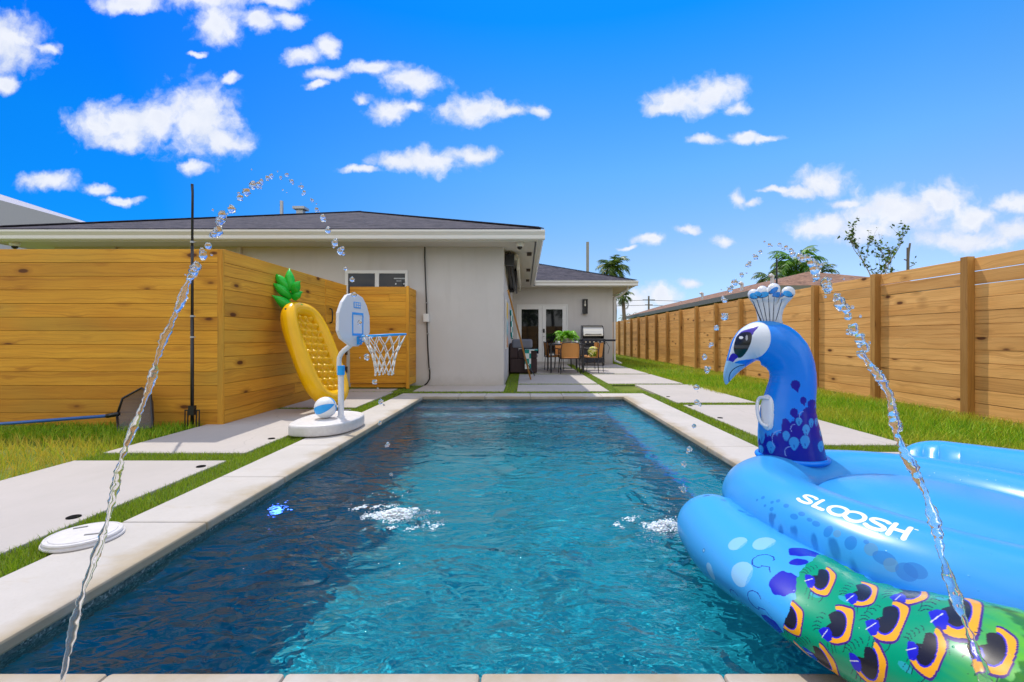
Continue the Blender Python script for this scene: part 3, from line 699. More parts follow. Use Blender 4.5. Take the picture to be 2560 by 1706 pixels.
p = z3(157, 937); mb = MB(); mb.box(p[0]-0.055,p[0]+0.055,8.87,8.968,p[2]-0.08,p[2]+0.08); mb.build('junction_box', M_WHITE, cb, bevel=0.012)
for (zx, zy) in ((143,320),(158,808),(166,1072),(180,1370)):
    p = z3(zx, zy); mb = MB(); mb.box(p[0]-0.022,p[0]+0.03,8.922,8.968,p[2]-0.008,p[2]+0.008); mb.build('clip', M_GALV, cb)
# wall lantern
wl = thing('wall_lantern', (2.175,16.3,2.06), 'black box wall lantern with a clear bulb beside the double doors', 'wall lamp')
mb = MB(); x, y, z0_, z1_ = 2.175, 16.2, 1.80, 2.31; r = 0.075
mb.box(x-0.085,x+0.085,16.285,16.299,z0_,z1_)
for sx_ in (-1,1):
    for sy_ in (-1,1): mb.box(x+sx_*r-0.01,x+sx_*r+0.01,y+sy_*r-0.01,y+sy_*r+0.01,z0_+0.02,z1_-0.02)
mb.box(x-0.088,x+0.088,y-0.088,16.284,z0_,z0_+0.022); mb.box(x-0.088,x+0.088,y-0.088,16.284,z1_-0.022,z1_); mb.build('cage', M_BLACK, wl)
mb = MB(); mb.sphere((x,y,2.10),0.035,12,8,(1,1,1.3)); mb.tube([(x,y,2.14),(x,y,2.29)],0.018,8); mb.build('bulb', mat('bulb',(0.8,0.78,0.7),0.2), wl, smooth=True)

# retracted awning on the side wall
aw = thing('retracted_awning', (-0.3,11.5,2.5), 'folded cream cassette awning with black arms on the side wall', 'awning')
mb = MB(); mb.box(-0.396,-0.12,9.45,13.9,2.55,2.66); mb.box(-0.15,-0.10,9.45,13.9,2.34,2.60); mb.build('cassette', mat('cream_awning',(0.62,0.56,0.44),0.6), aw, bevel=0.01)
mb = MB()
mb.tube([(-0.33,9.40,2.58),(-0.33,10.2,2.42),(-0.32,11.6,2.20)],0.035,8); mb.tube([(-0.26,9.35,2.56),(-0.24,10.6,2.30),(-0.25,11.7,2.16)],0.028,8)
mb.tube([(-0.20,10.6,2.52),(-0.20,11.9,2.28),(-0.22,13.4,2.26)],0.03,8); mb.box(-0.395,-0.2,9.32,9.42,2.42,2.66); mb.box(-0.395,-0.25,11.6,11.75,2.1,2.5)
mb.sphere((-0.30,9.36,2.64),0.06,10,6); mb.build('folding_arm', M_BLACK, aw, smooth=True, auto=40)

# ------------------------------------------------------------------ neighbours, poles and trees
nb = thing('neighbour_house', (11,18,0), 'neighbouring house with low brown shingle roof beyond the right fence', 'house')
mb = MB(); mb.box(8.6,13.4,15.2,36,-0.03,2.35); mb.build('wall', mat('olive_stucco',(0.30,0.31,0.20),0.85), nb)
nx0, nx1, ny0, nz, nzr = 8.0, 14.0, 14.6, 2.62, 3.5
mb = MB(); yA = ny0+3.0
mb.add([(nx0,ny0,nz),(nx1,ny0,nz),(nx1,37,nz),(nx0,37,nz),(11,yA,nzr),(11,37,nzr)], [(0,1,4),(1,2,5,4),(3,0,4,5),(2,3,5)]); nroof = mb.build('roof', M_SHINGB, nb)
mb = MB(); mb.box(nx0-0.02,nx0+0.02,ny0,37,nz-0.20,nz-0.005); mb.box(nx0+0.021,nx1,ny0-0.02,ny0+0.02,nz-0.20,nz-0.005); mb.build('fascia', mat('grey_fascia',(0.16,0.16,0.13),0.6), nb)
mb = MB(); mb.box(nx0+0.03,nx1-0.03,ny0+0.03,36.9,nz-0.12,nz-0.10); mb.build('soffit', mat('olive_soffit',(0.24,0.22,0.10),0.8), nb)
for y in (15.8, 18.0, 22.0):
    x = 8.62; z = nz+0.293*0.62
    mb = MB(); mb.tube([(x,y,z-0.1),(x,y,z+0.20),(x,y-0.02,z+0.27),(x-0.06,y-0.04,z+0.31),(x-0.13,y-0.05,z+0.27)], [0.06,0.06,0.065,0.06,0.05], 10); mb.build('roof_vent', mat('vent_white',(0.6,0.6,0.58),0.5) if 'vent_white' not in bpy.data.materials else bpy.data.materials['vent_white'], nroof, smooth=True, auto=60)
lb = thing('neighbour_house', (-30,26,0), 'tall pale neighbouring building with sloping parapet at far left', 'house')
mb = MB(); yb = 26.0
P_ = lambda sx, sy, y=yb: ((sx-1310)*y/1138, y, 0.93-(sy-845)*y/1138)
mb.prism([(-46,yb,0),(-24.0,yb,0),(-24.0,yb,P_(260,572)[2]),P_(207,557),P_(0,500),(-46,yb,14)], (0,6,0)); mb.build('gable_wall', mat('pale_render',(0.33,0.33,0.40),0.8), lb)
# poles and wires
def pole(name, x, y, ztop, r, m, lab, cat='pole', square=False, arms=()):
    t_ = thing(name, (x,y,0), lab, cat)
    mb = MB()
    if square: mb.box(x-r,x+r,y-r,y+r,-0.03,ztop)
    else: mb.tube([(x,y,-0.03),(x,y,ztop)], [r*1.2,r*0.8], 10)
    mb.build('shaft', m, t_)
    for (dx, z, w_) in arms:
        mb = MB(); mb.box(x+dx-w_/2,x+dx+w_/2,y-0.06,y+0.06,z-0.05,z+0.05); mb.build('crossarm', m, t_)
    return t_
M_CPOLE = mat('grey_concrete_pole',(0.30,0.29,0.25),0.8); M_WPOLE = mat('weathered_pole',(0.16,0.13,0.10),0.85)
y = 30; pole('utility_pole', (1469-1310)*y/1138, y, 0.93+240*y/1138, 0.085, M_CPOLE, 'plain square grey pole rising behind the house roof', square=True)
y = 60; px_ = (1622-1310)*y/1138
up = pole('utility_pole', px_, y, 0.93+105*y/1138, 0.13, M_WPOLE, 'thin utility pole with crossarms and wires above the far fence end', arms=((0,5.95,1.6),(0,5.3,1.0)))
mb = MB(); mb.lathe([(0.22,0),(0.25,0.1),(0.25,0.5),(0.15,0.6)],10,(px_+0.1,y-0.25,4.0)); mb.build('transformer', M_CPOLE, up)
for z in (5.78, 5.12):
    mb = MB(); pts = [(-14+k*6.0, 60.2, z+0.25*((k%5-2.5)/2.5)**2-0.1) for k in range(14)]; mb.tube(pts, 0.028, 5)
    tag(mb.build('power_line', M_BLACK), 'upper dark power line strung across the sky beyond the yard' if z > 5.5 else 'lower dark power line strung across the sky beyond the yard', 'wire')
y = 60; pole('utility_pole', (1735-1310)*y/1138, y, 0.93+92*y/1138, 0.06, M_WPOLE, 'short thin pole beside the wires above the neighbouring roof')
y = 26; x = (2270-1310)*y/1138
tp = pole('utility_pole', x, y, 0.93+226*y/1138, 0.085, M_WPOLE, 'weathered wooden pole with bracket above the right fence')
mb = MB(); z = 0.93+215*y/1138; mb.tube([(x,y,z-0.9),(x+0.05,y,z),(x+0.12,y,z+0.5)],0.05,6); mb.tube([(x,y,z-0.5),(x-0.22,y,z-0.42)],0.03,6); mb.tube([(x,y,z-0.9),(x+0.4,y,z-0.7)],0.02,6); mb.build('bracket', M_WPOLE, tp)
y = 10.4; pole('thin_pole', (1942-1310)*y/1138, y, 0.93+201*y/1138, 0.022, M_BLACK, 'thin black pole standing just behind the right fence')

def f_leaf(c0, c1, c2):
    def fn(t, b):
        a = t.new('ShaderNodeAttribute', attribute_name='tone').outputs['Color']
        f = t.new('ShaderNodeSeparateXYZ', {0: a}).outputs[0]
        c = t.ramp(f, [(0.0, c0), (0.5, c1), (1.0, c2)])
        t.set(b, 'Base Color', c)
        tr = t.new('ShaderNodeBsdfTranslucent', {0: c}); mx = t.new('ShaderNodeMixShader', {0: 0.3})
        t.l.new(b.outputs[0], mx.inputs[1]); t.l.new(tr.outputs[0], mx.inputs[2]); t.l.new(mx.outputs[0], t.n['Material Output'].inputs[0])
    return fn
M_PALM = mat('palm_leaf', rough=0.45, fn=f_leaf((0.03,0.07,0.012),(0.075,0.15,0.02),(0.20,0.28,0.03)))
M_PALM2 = mat('palm_leaf_bright', rough=0.45, fn=f_leaf((0.03,0.09,0.02),(0.08,0.24,0.02),(0.22,0.42,0.03)))
M_TRUNK = mat('palm_trunk',(0.22,0.17,0.12),0.9)
M_FERN = mat('fern_leaf', rough=0.4, fn=f_leaf((0.10,0.32,0.01),(0.20,0.55,0.015),(0.42,0.75,0.04)))
def frond(mb, tones, base, az, el, L, nl, wl, rg, droop=1.0, ww=0.06):
    pts = []; p = Vector(base); e = el; st = L/10
    for i in range(11):
        pts.append(p.copy()); d = Vector((math.cos(az)*math.cos(e), math.sin(az)*math.cos(e), math.sin(e))); p = p+d*st; e -= droop*(0.10+0.02*i)
    n0 = len(mb.v); mb.tube(pts, [0.014*L*(1-i/12) for i in range(11)], 4); tones += [0.6]*(len(mb.v)-n0)
    side = Vector((-math.sin(az), math.cos(az), 0))
    for k in range(nl):
        f = 0.12+0.88*k/nl; i = min(int(f*10), 9); q = pts[i].lerp(pts[i+1], f*10-i); d = (pts[i+1]-pts[i]).normalized()
        ll = wl*math.sin(math.pi*(0.12+0.85*f))*rg.uniform(0.8,1.1)
        for s_ in (-1, 1):
            dirv = (side*s_*0.85+d*0.55+Vector((0,0,rg.uniform(-0.55,0.1)*droop))).normalized(); tip = q+dirv*ll+Vector((0,0,-0.25*ll*droop))
            w_ = d*ww*ll*1.2; n0 = len(mb.v)
            mb.add([q-w_, q+w_, q.lerp(tip,0.5)+w_*0.9+Vector((0,0,0.04*ll)), q.lerp(tip,0.5)-w_*0.9+Vector((0,0,0.04*ll)), tip], [(0,1,2,3),(3,2,4)])
            tn = rg.uniform(0,1); tones += [tn]*5
def palm(name, x, y, zc, L, nf, lab, m=M_PALM, seed=1, z0=-0.03, nl=26, wl=0.32, group=None):
    rg = random.Random(seed); t_ = thing(name, (x,y,0), lab, 'palm tree', group)
    mb = MB(); mb.tube([(x,y,z0),(x+0.1,y,zc*0.5),(x,y,zc-0.25*L),(x,y,zc)], [0.17,0.14,0.12,0.07], 10); mb.build('trunk', M_TRUNK, t_, smooth=True)
    mb = MB(); tones = []
    for k in range(nf):
        az = k*2.39996+rg.uniform(-0.3,0.3); el = 1.35-1.9*(k/nf)+rg.uniform(-0.15,0.15)
        frond(mb, tones, (x,y,zc), az, el, L*rg.uniform(0.8,1.1), nl, wl*L, rg, 1.0+0.5*(k/nf))
    o = mb.build('crown', m, t_); tn = np.array(tones); set_attr(o, 'tone', np.stack([tn]*3, 1)); return t_
y = 30; palm('palm_tree', (1533-1310)*y/1138, y, 0.93+(845-672)*y/1138, 1.55, 26, 'green palm crown standing directly behind the house wing roof', seed=3)
y = 31; palm('palm_tree', (1563-1310)*y/1138+0.3, y+2, 0.93+(845-735)*y/1138, 1.1, 14, 'low dark palm seen under the eave of the house wing', seed=8)
y = 27; palm('palm_tree', (1990-1310)*y/1138, y, 0.93+(845-668)*y/1138, 2.1, 26, 'bright green palm rising behind the brown roof', m=M_PALM2, seed=5)
y = 28; palm('palm_tree', (2040-1310)*y/1138, y, 0.93+(845-690)*y/1138, 1.5, 20, 'dark drooping palm to the right behind the brown roof', seed=6)
y = 24; palm('palm_tree', (1925-1310)*y/1138, y, 0.93+(845-700)*y/1138, 1.2, 14, 'small dark palm at the left behind the brown roof', seed=9)
y = 75
for k, (sx, sy) in enumerate(((1561,797),(1580,792),(1700,768))):
    palm('palm_tree', (sx-1310)*y/1138, y, 0.93+(845-sy)*y/1138, 1.3, 12, ['tiny far palm nearest the house corner above the fence','tiny far palm second from the house corner above the fence','tiny far palm behind the grey eave of the neighbouring house'][k], seed=20+k, nl=10)
# sparse young tree
def sparse_tree(x, y, zb, zt, lab, seed=4):
    rg = random.Random(seed); t_ = thing('young_tree', (x,y,0), lab, 'tree'); mb = MB(); lv = MB(); tones = []
    def br(p, d, L, r, dep):
        q = p+d*L; mid = p.lerp(q,0.5)+Vector((rg.uniform(-1,1),rg.uniform(-1,1),rg.uniform(-1,1)))*L*0.06
        mb.tube([p,mid,q],[r,r*0.8,r*0.55],5)
        if dep < 4:
            for k in range(3 if dep else 5):
                dd = (d+Vector((rg.uniform(-1,1),rg.uniform(-1,1),rg.uniform(-0.2,0.7)))*0.75).normalized(); st = p.lerp(q, rg.uniform(0.35,1.0)); br(st, dd, L*rg.uniform(0.5,0.75), r*0.5, dep+1)
        if dep >= 2:
            for k in range(4):
                c = p.lerp(q, rg.random())+Vector((rg.uniform(-1,1),rg.uniform(-1,1),rg.uniform(-1,1)))*0.07; a = Vector((rg.uniform(-1,1),rg.uniform(-1,1),rg.uniform(-1,1))).normalized(); b = a.cross(Vector((0.3,0.2,1))).normalized()
                s_ = rg.uniform(0.03,0.065); lv.add([c-a*s_*1.6, c+b*s_, c+a*s_*1.6, c-b*s_], [(0,1,2,3)]); tones.extend([rg.random()]*4)
    br(Vector((x,y,-0.03)), Vector((0,0,1)), zb+0.6, 0.06, 0); mb.build('trunk', M_TRUNK, t_)
    o = lv.build('crown', M_PALM, t_); tn = np.array(tones); set_attr(o, 'tone', np.stack([tn]*3,1))
y = 20; sparse_tree((2187-1310)*y/1138, y, 2.25, 5.6, 'sparse small-leaved young tree beside the brown roof', 12)
# planting behind the camera, which the glass doors mirror
for k, (x, y, zc, L) in enumerate(((-3.0,-5.2,3.6,2.0),(0.4,-5.6,2.9,1.9),(2.3,-5.0,4.2,2.1),(4.3,-6.0,3.2,2.0),(-0.9,-6.6,4.6,2.2))):
    palm('palm_tree', x, y, zc, L, 22, ['leafy palm behind the back fence, left of the middle','shortest leafy palm behind the back fence','tall leafy palm behind the back fence, right of the middle','leafy palm behind the back fence, rightmost of its row','tallest leafy palm behind the back fence'][k], seed=40+k, group='palms behind the back fence', nl=18)

# ------------------------------------------------------------------ deck drains, skimmer lid, net, light pole
def f_lid(t, b): 
    p = objco(t); n = t.noise(p, 30, 3, 0.6); t.set(b, 'Base Color', t.ramp(n, [(0.3,(0.60,0.58,0.57)),(0.7,(0.68,0.665,0.655))]))
M_PLAST2 = mat('white_plastic', rough=0.4, fn=f_lid)
M_DRAIN = mat('drain_black',(0.015,0.015,0.015),1.0,spec=0.0)
for i, (x, y) in enumerate([(-2.335,2.36),(-2.335,3.29),(-2.33,4.20),(-2.33,5.12),(2.28,3.4),(2.28,4.35),(2.28,5.29),(2.28,6.24),(2.28,7.2)]):
    side = 'left' if x < 0 else 'right'
    nthm = ['nearest','second nearest','third nearest','fourth nearest','fifth nearest'][i if x < 0 else i-4]
    d = thing('deck_drain', (x,y,0), f'small dark round drain cap on the {side} paving, {nthm} of its row', 'drain', 'round drain caps along the pool paving')
    mb = MB(); mb.lathe([(0.030,0.0005),(0.031,0.004),(0.027,0.006)],20,(x,y,0)); mb.build('cap', M_DRAIN, d)
    mb = MB(); mb.lathe([(0.012,0.0062),(0.010,0.0075)],12,(x,y,0)); mb.build('screw', M_DRAIN, d)
lid = thing('skimmer_lid', (-2.03,2.10,0), 'round white ribbed plastic skimmer lid lying on the near left coping', 'lid')
cx, cy = -2.03, 2.10
LK = 0.68
mb = MB(); mb.lathe([(a_*LK, b_) for a_, b_ in [(0.208,0.003),(0.213,0.008),(0.210,0.014),(0.200,0.016),(0.199,0.020),(0.203,0.024),(0.198,0.030),(0.186,0.032),(0.182,0.029),(0.176,0.029),(0.172,0.033),(0.06,0.036),(0.0005,0.036)]],56,(cx,cy,0)); mb.build('disc', M_PLAST2, lid, smooth=True, auto=40)
M_SLOT = mat('slot_grey',(0.25,0.25,0.25),0.6)
mb = MB(); mb.bar((cx+0.035,cy-0.035,0.037),(cx+0.085,cy-0.015,0.036),0.009,0.004); mb.build('finger_slot', M_SLOT, lid)
mb = MB(); mb.bar((cx-0.085,cy+0.035,0.036),(cx-0.04,cy+0.06,0.037),0.009,0.004); mb.build('finger_slot', M_SLOT, lid)

sk = thing('pool_net', (-4.3,4.6,0), 'leaf net on blue pole lying against the amber board screen', 'pool net')
z8 = lambda zx, zy, y: ((zx*0.3827-1310)*y/1138, y, 0.93-(900+zy*0.3827-845)*y/1138)
mb = MB(); mb.tube([(-7.2,4.72,0.02), z8(0,418,4.72), z8(740,362,4.70)], 0.0165, 12); mb.build('pole', mat('blue_anodised',(0.03,0.13,0.42),0.35), sk, smooth=True)
mb = MB(); mb.tube([z8(700,365,4.70), z8(775,352,4.70)], 0.024, 10); fr = [z8(764,360,4.70), z8(800,250,4.76), z8(925,182,4.80), z8(985,230,4.80), z8(996,440,4.62), z8(930,462,4.56), z8(772,464,4.54), z8(764,360,4.70)]
mb.tube(fr, 0.011, 8); mb.build('frame', M_BLACK, sk, smooth=True)
def f_net(t, b):
    tr = t.new('ShaderNodeBsdfTransparent'); mx = t.new('ShaderNodeMixShader', {0: 0.72})
    t.l.new(tr.outputs[0], mx.inputs[1]); t.l.new(b.outputs[0], mx.inputs[2]); t.l.new(mx.outputs[0], t.n['Material Output'].inputs[0])
M_NET = mat('net_mesh',(0.10,0.095,0.10),0.8, fn=f_net)
cen = Vector((0,0,0)); 
for p in fr[:-1]: cen += Vector(p)
cen = cen/7+Vector((0.05,0.10,-0.01)); vs = [Vector(p) for p in fr[:-1]]; inner = [cen.lerp(v,0.55)+Vector((0,0.05,0)) for v in vs]
mb = MB(); mb.add(vs+inner+[cen], [(i,(i+1)%7,7+(i+1)%7,7+i) for i in range(7)]+[(7+i,7+(i+1)%7,14) for i in range(7)]); mb.build('net', M_NET, sk, smooth=True)

lp = thing('garden_pole', (-3.49,4.79,0), 'tall thin black metal pole with forked foot before the board screen', 'pole')
x, y = -3.492, 4.79
mb = MB(); mb.tube([(x,y,0.02),(x,y,1.15)],0.017,10); mb.tube([(x,y,1.15),(x,y,1.90)],0.014,10); mb.tube([(x,y,1.90),(x+0.004,y,2.46),(x-0.001,y,2.55)],[0.012,0.012,0.014],10); mb.build('shaft', M_BLACK, lp, smooth=True)
mb = MB()
for dx in (-0.075,-0.045,0.045,0.075): mb.tube([(x+dx,y,0.17),(x+dx,y-0.005,-0.03)],0.006,6)
mb.bar((x-0.078,y,0.17),(x+0.078,y,0.17),0.012,0.012); mb.box(x-0.03,x+0.03,y-0.02,y+0.02,0.12,0.22); mb.build('forked_foot', M_BLACK, lp)
for z in (1.93,0.93,1.15):
    mb = MB(); mb.tube([(x,y,z),(x,y,z+0.02)],0.019,10); mb.tube([(x,y,z+0.01),(x+0.035,y,z+0.01)],0.004,6); mb.build('collar', M_GALV, lp)

# ------------------------------------------------------------------ pineapple float
pf = thing('pineapple_float', (-2.6,5.85,0), 'yellow inflatable pineapple lounger with green leaf crown leaning on the screen', 'pool float')
Bp = Vector((-2.52,5.80,0.10)); Tp = Vector((-3.06,6.02,1.27)); lv_ = (Tp-Bp).normalized(); n0_ = Vector((1,-0.28,0)); nv_ = (n0_-lv_*n0_.dot(lv_)).normalized(); wv_ = nv_.cross(lv_)*-1
if wv_.y > 0: wv_ = -wv_
# wv_ points to the near side (towards the camera)
PL = (Tp-Bp).length
def vinyl(name, c, rough=0.22, sub=0.0):
    def fn(t, b):
        p = objco(t); n = t.noise(p, 7, 3, 0.5); n2 = t.noise(p, 2.5, 2, 0.5)
        t.set(b, 'Base Color', t.mix(t.rng(n2, 0.3, 0.7), tuple(x*0.88 for x in c)+(1,), tuple(c)+(1,)))
        bump(t, b, n, 0.12, 0.01); b.inputs['Subsurface Weight'].default_value = sub; b.inputs['Subsurface Radius'].default_value = (0.05,0.05,0.05)
    return mat(name, rough=rough, spec=0.3, coat=0.1, fn=fn)
M_YEL = vinyl('yellow_vinyl', (0.92,0.50,0.003)); M_YELC = vinyl('yellow_quilt', (0.84,0.46,0.002), 0.15); M_GRN = vinyl('green_vinyl', (0.02,0.50,0.035), 0.18)
def loc(u, v, w): return Bp+lv_*u+wv_*v+nv_*w      # u up the length, v sideways, w out of the face
mb = MB(); HW, rt = 0.285, 0.098; m_, n_ = 96, 22; G = np.zeros((m_+1, n_+1, 3))
for i in range(m_+1):
    a = 2*math.pi*i/m_; ca, sa = math.cos(a), math.sin(a)
    cu = PL/2+(PL/2-0.02)*math.copysign(abs(sa)**0.55, sa); cv = HW*math.copysign(abs(ca)**0.72, ca)
    du, dv = sa*HW, ca*PL/2; l_ = math.hypot(du/HW*1.0, dv/(PL/2)*1.0) or 1
    ou, ov = math.copysign(abs(sa)**1.2, sa), math.copysign(abs(ca)**0.9, ca); q = math.hypot(ou, ov); ou /= q; ov /= q
    wr = 1+0.012*math.sin(46*a)
    for k in range(n_+1):
        b_ = 2*math.pi*k/n_; r1 = rt*wr*math.cos(b_); G[i,k] = loc(cu+ou*r1, cv+ov*r1, rt+0.01+rt*1.05*math.sin(b_))
mb.grid(G); mb.build('outer_ring', M_YEL, pf, smooth=True)
mb = MB(); gu, gv = 90, 40; G = np.zeros((gu, gv, 3))
for i in range(gu):
    for k in range(gv):
        u = -1+2*i/(gu-1); v = -1+2*k/(gv-1); uu = PL/2+u*(PL/2-0.06); hwv = (HW-0.03)*(1-abs(u)**5)**0.5; vv = v*hwv
        cell = 0.105; row_ = uu/(cell*0.95); rf = row_-math.floor(row_); tri = (vv/cell+0.5*(math.floor(row_)%2)) % 1.0; qa = min(rf, 1-rf)*2.2; qb = max(0.0, 1-abs(tri-0.5)*2/(0.35+0.65*rf))*1.6
        edge = max(0, min(1, (1-abs(v))*5))*max(0, min(1, (1-abs(u))*9)); qd = min(1.0, (abs(qa)*abs(qb))**0.7*1.1)
        G[i,k] = loc(uu, vv, 0.105+edge*(0.006+0.060*qd))
mb.grid(G); mb.build('quilted_bed', M_YELC, pf, smooth=True)
z6 = lambda zx, zy, y: Vector(((680+zx*0.29344-1310)*y/1138, y, 0.93-(660+zy*0.29344-845)*y/1138))
tips = [(18,75,5.98,0.055),(150,32,6.10,0.055),(245,145,5.95,0.05),(0,160,5.90,0.055),(268,238,6.05,0.045),(-5,265,5.82,0.06),(262,345,5.92,0.055)]
bases = [(150,230),(165,230),(190,250),(160,290),(190,300),(190,400),(130,410)]
for (tx, ty, yy, rr), (bx_, by_) in zip(tips, bases):
    a = z6(bx_, by_, 6.02); b_ = z6(tx, ty, yy); md = a.lerp(b_, 0.55)+Vector((0,-0.05,0.035)); pts = []
    for k in range(15):
        f = k/14; pts.append((a*(1-f)**2+md*2*f*(1-f)+b_*f*f))
    mb = MB(); mb.tube(pts, [rr*(0.75+0.5*math.sin(math.pi*min(1, k/14*1.15)))*max(0.05,(1-(k/14)**2.6)) for k in range(15)], 16); mb.build('leaf', M_GRN, pf, smooth=True)
mb = MB(); mb.sphere(z6(160,385,6.02), 0.13, 20, 12, (0.8,0.95,0.7)); mb.build('leaf_base', M_GRN, pf, smooth=True)
mb = MB(); mb.sphere(loc(PL-0.10, 0.36, 0.20), 0.012, 8, 6); mb.build('valve', M_DGREY, pf)

# ------------------------------------------------------------------ poolside basketball hoop and ball
hp = thing('basketball_hoop', (-1.9,4.7,0), 'white and blue poolside basketball hoop on a wide white base', 'basketball hoop')
poly = [(-2.22,4.25),(-2.10,4.205),(-1.95,4.205),(-1.81,4.265),(-1.735,4.37),(-1.695,4.52),(-1.68,4.70),(-1.70,4.88),(-1.76,4.99),(-1.85,5.07),(-1.98,5.12),(-2.11,5.10),(-2.20,5.03),(-2.26,4.92),(-2.285,4.75),(-2.285,4.55),(-2.26,4.38)]
cxy = Vector((sum(p[0] for p in poly)/len(poly), sum(p[1] for p in poly)/len(poly)))
mb = MB(); rings = []
for (sc_, z) in ((0.965,0.005),(0.99,0.012),(1.0,0.03),(1.0,0.095),(0.985,0.108),(0.95,0.116),(0.90,0.116),(0.885,0.108),(0.60,0.110),(0.2,0.112)):
    rings.append([(cxy.x+(p[0]-cxy.x)*sc_, cxy.y+(p[1]-cxy.y)*sc_, z+0.002) for p in poly])
n = len(poly); vs = [v for r_ in rings for v in r_]
mb.add(vs, [(i*n+k,i*n+(k+1)%n,(i+1)*n+(k+1)%n,(i+1)*n+k) for i in range(len(rings)-1) for k in range(n)]+[tuple(range((len(rings)-1)*n, len(rings)*n)), tuple(range(n-1,-1,-1))])
ob = mb.build('base', M_PLAST2, hp, smooth=True, auto=50); ss = ob.modifiers.new('s','SUBSURF'); ss.levels = 2; ss.render_levels = 2
M_HBLUE = mat('hoop_blue',(0.01,0.36,0.90),0.35); M_HW = mat('hoop_white',(0.72,0.73,0.76),0.35)
hx, hy = -1.89, 4.70
mb = MB(); mb.tube([(hx,hy,0.10),(hx,hy,0.585)],0.029,16); mb.tube([(hx,hy,0.11),(hx,hy,0.13)],0.038,16)
mb.build('lower_pole', M_HW, hp, smooth=True, auto=50)
mb = MB(); pts = [z6(572,930,4.69), z6(570,850,4.69), z6(573,800,4.685), z6(590,762,4.68), z6(615,735,4.67), z6(660,700,4.66), z6(690,672,4.65)]; mb.tube(pts, 0.024, 14); mb.build('bent_arm', M_HW, hp, smooth=True)
mb = MB(); a = z6(575,866,4.69); mb.tube([(hx+0.002,hy-0.005,a.z-0.095),(hx+0.002,hy-0.005,a.z+0.0)],0.038,18); mb.build('collar', M_HBLUE, hp, smooth=True, auto=50)
bc = Vector((-1.715,4.63,0)); bn = Vector((0.988,-0.155,0)); bw = Vector((0.155,0.988,0))    # board normal and width direction
def bp(lat, z, out=0.0): return bc+bw*lat+bn*out+Vector((0,0,z))
out2d = [(-0.06,1.378),(-0.15,1.355),(-0.235,1.28),(-0.298,1.17),(-0.305,1.00),(-0.255,0.925),(-0.07,0.845),(0.07,0.845),(0.13,0.87),(0.255,0.925),(0.305,1.00),(0.298,1.17),(0.235,1.28),(0.15,1.355),(0.06,1.378)]
mb = MB(); mb.prism([bp(a_, z_, 0) for a_, z_ in out2d], bn*-0.035); bd = mb.build('backboard', M_HW, hp, bevel=0.008)
def plate(lat0, lat1, z0, z1, o0=0.001, o1=0.004): 
    vs = [bp(l_, z_, o_) for o_ in (o0,o1) for l_, z_ in ((lat0,z0),(lat1,z0),(lat1,z1),(lat0,z1))]
    return vs, [(0,1,2,3),(7,6,5,4),(0,4,5,1),(1,5,6,2),(2,6,7,3),(3,7,4,0)]
mb = MB()
L0, L1, Z0_, Z1_ = -0.065, 0.155, 0.955, 1.19
for q in ((L0,L1,Z1_-0.022,Z1_),(L0,L1,Z0_,Z0_+0.022),(L0,L0+0.018,Z0_+0.022,Z1_-0.022),(L1-0.018,L1,Z0_+0.022,Z1_-0.022)): mb.add(*plate(*q))
mb.build('target_square', M_HBLUE, bd)
mb = MB(); mb.add(*plate(-0.035,0.10,1.235,1.297)); lg = mb.build('logo_panel', M_HBLUE, bd)
mb = MB()
for (a0,a1,z0,z1) in ((-0.025,-0.005,1.243,1.290),(0.010,0.045,1.270,1.288),(0.055,0.088,1.270,1.288),(0.010,0.045,1.245,1.262),(0.055,0.088,1.245,1.262)): mb.add(*plate(a0,a1,z0,z1,0.0045,0.006))
mb.build('logo_marks', M_HW, lg)
mb = MB(); mb.add(*plate(0.025,0.095,0.862,0.948,0.001,0.02)); rim_b = mb.build('rim_bracket', M_HBLUE, hp)
mb = MB(); mb.add(*plate(0.045,0.075,0.918,0.932,0.0205,0.023)); mb.build('bolt', M_HW, rim_b)
mb = MB(); mb.add(*plate(0.045,0.075,0.878,0.892,0.0205,0.023)); mb.build('bolt', M_HW, rim_b)
rc = Vector((-1.405,4.575,0.957)); RR = 0.212
mb = MB(); ring = [rc+Vector((RR*math.cos(a), RR*math.sin(a), 0.012*math.cos(a))) for a in [2*math.pi*k/40 for k in range(41)]]; mb.tube(ring, 0.0085, 8, cap=False)
mb.tube([bp(0.06,0.945,0.01), rc+Vector((-RR*0.95,0.06,-0.01))], 0.008, 6); mb.tube([bp(0.06,0.945,0.01), rc+Vector((-RR*0.95,-0.06,-0.01))], 0.008, 6); mb.tube([bp(0.05,0.875,0.01), rc+Vector((-RR*0.6,0.12,-0.004))], 0.006, 6); mb.build('rim', M_HBLUE, hp, smooth=True)
mb = MB(); rg = random.Random(2); NL = 12; rowsN = [(0.0,RR),(-0.10,0.168),(-0.18,0.125),(-0.255,0.10),(-0.325,0.09),(-0.385,0.088)]
def npnt(row, k): 
    dz, r_ = rowsN[row]; a = 2*math.pi*(k+0.5*(row % 2))/NL; rr_ = random.Random(row*31+k%NL); return rc+Vector((r_*math.cos(a)+rr_.uniform(-.008,.008)*(row>0), r_*math.sin(a)+rr_.uniform(-.008,.008)*(row>0), dz+rr_.uniform(-.01,.01)*(row>0)))
for row in range(len(rowsN)-1):
    for k in range(NL):
        a = npnt(row, k); 
        for kk in ((k, k-1) if row % 2 == 0 else (k, k+1)):
            b_ = npnt(row+1, kk % NL if kk >= 0 else NL-1); md = a.lerp(b_,0.5)+Vector((0,0,-0.006)); mb.tube([a, md, b_], 0.0042 if row else 0.0048, 5)
for k in range(NL): mb.sphere(npnt(5,k)+Vector((0,0,-0.008)), 0.009, 6, 4)
mb.build('net', mat('net_cord',(0.74,0.74,0.72),0.8), hp, smooth=True)

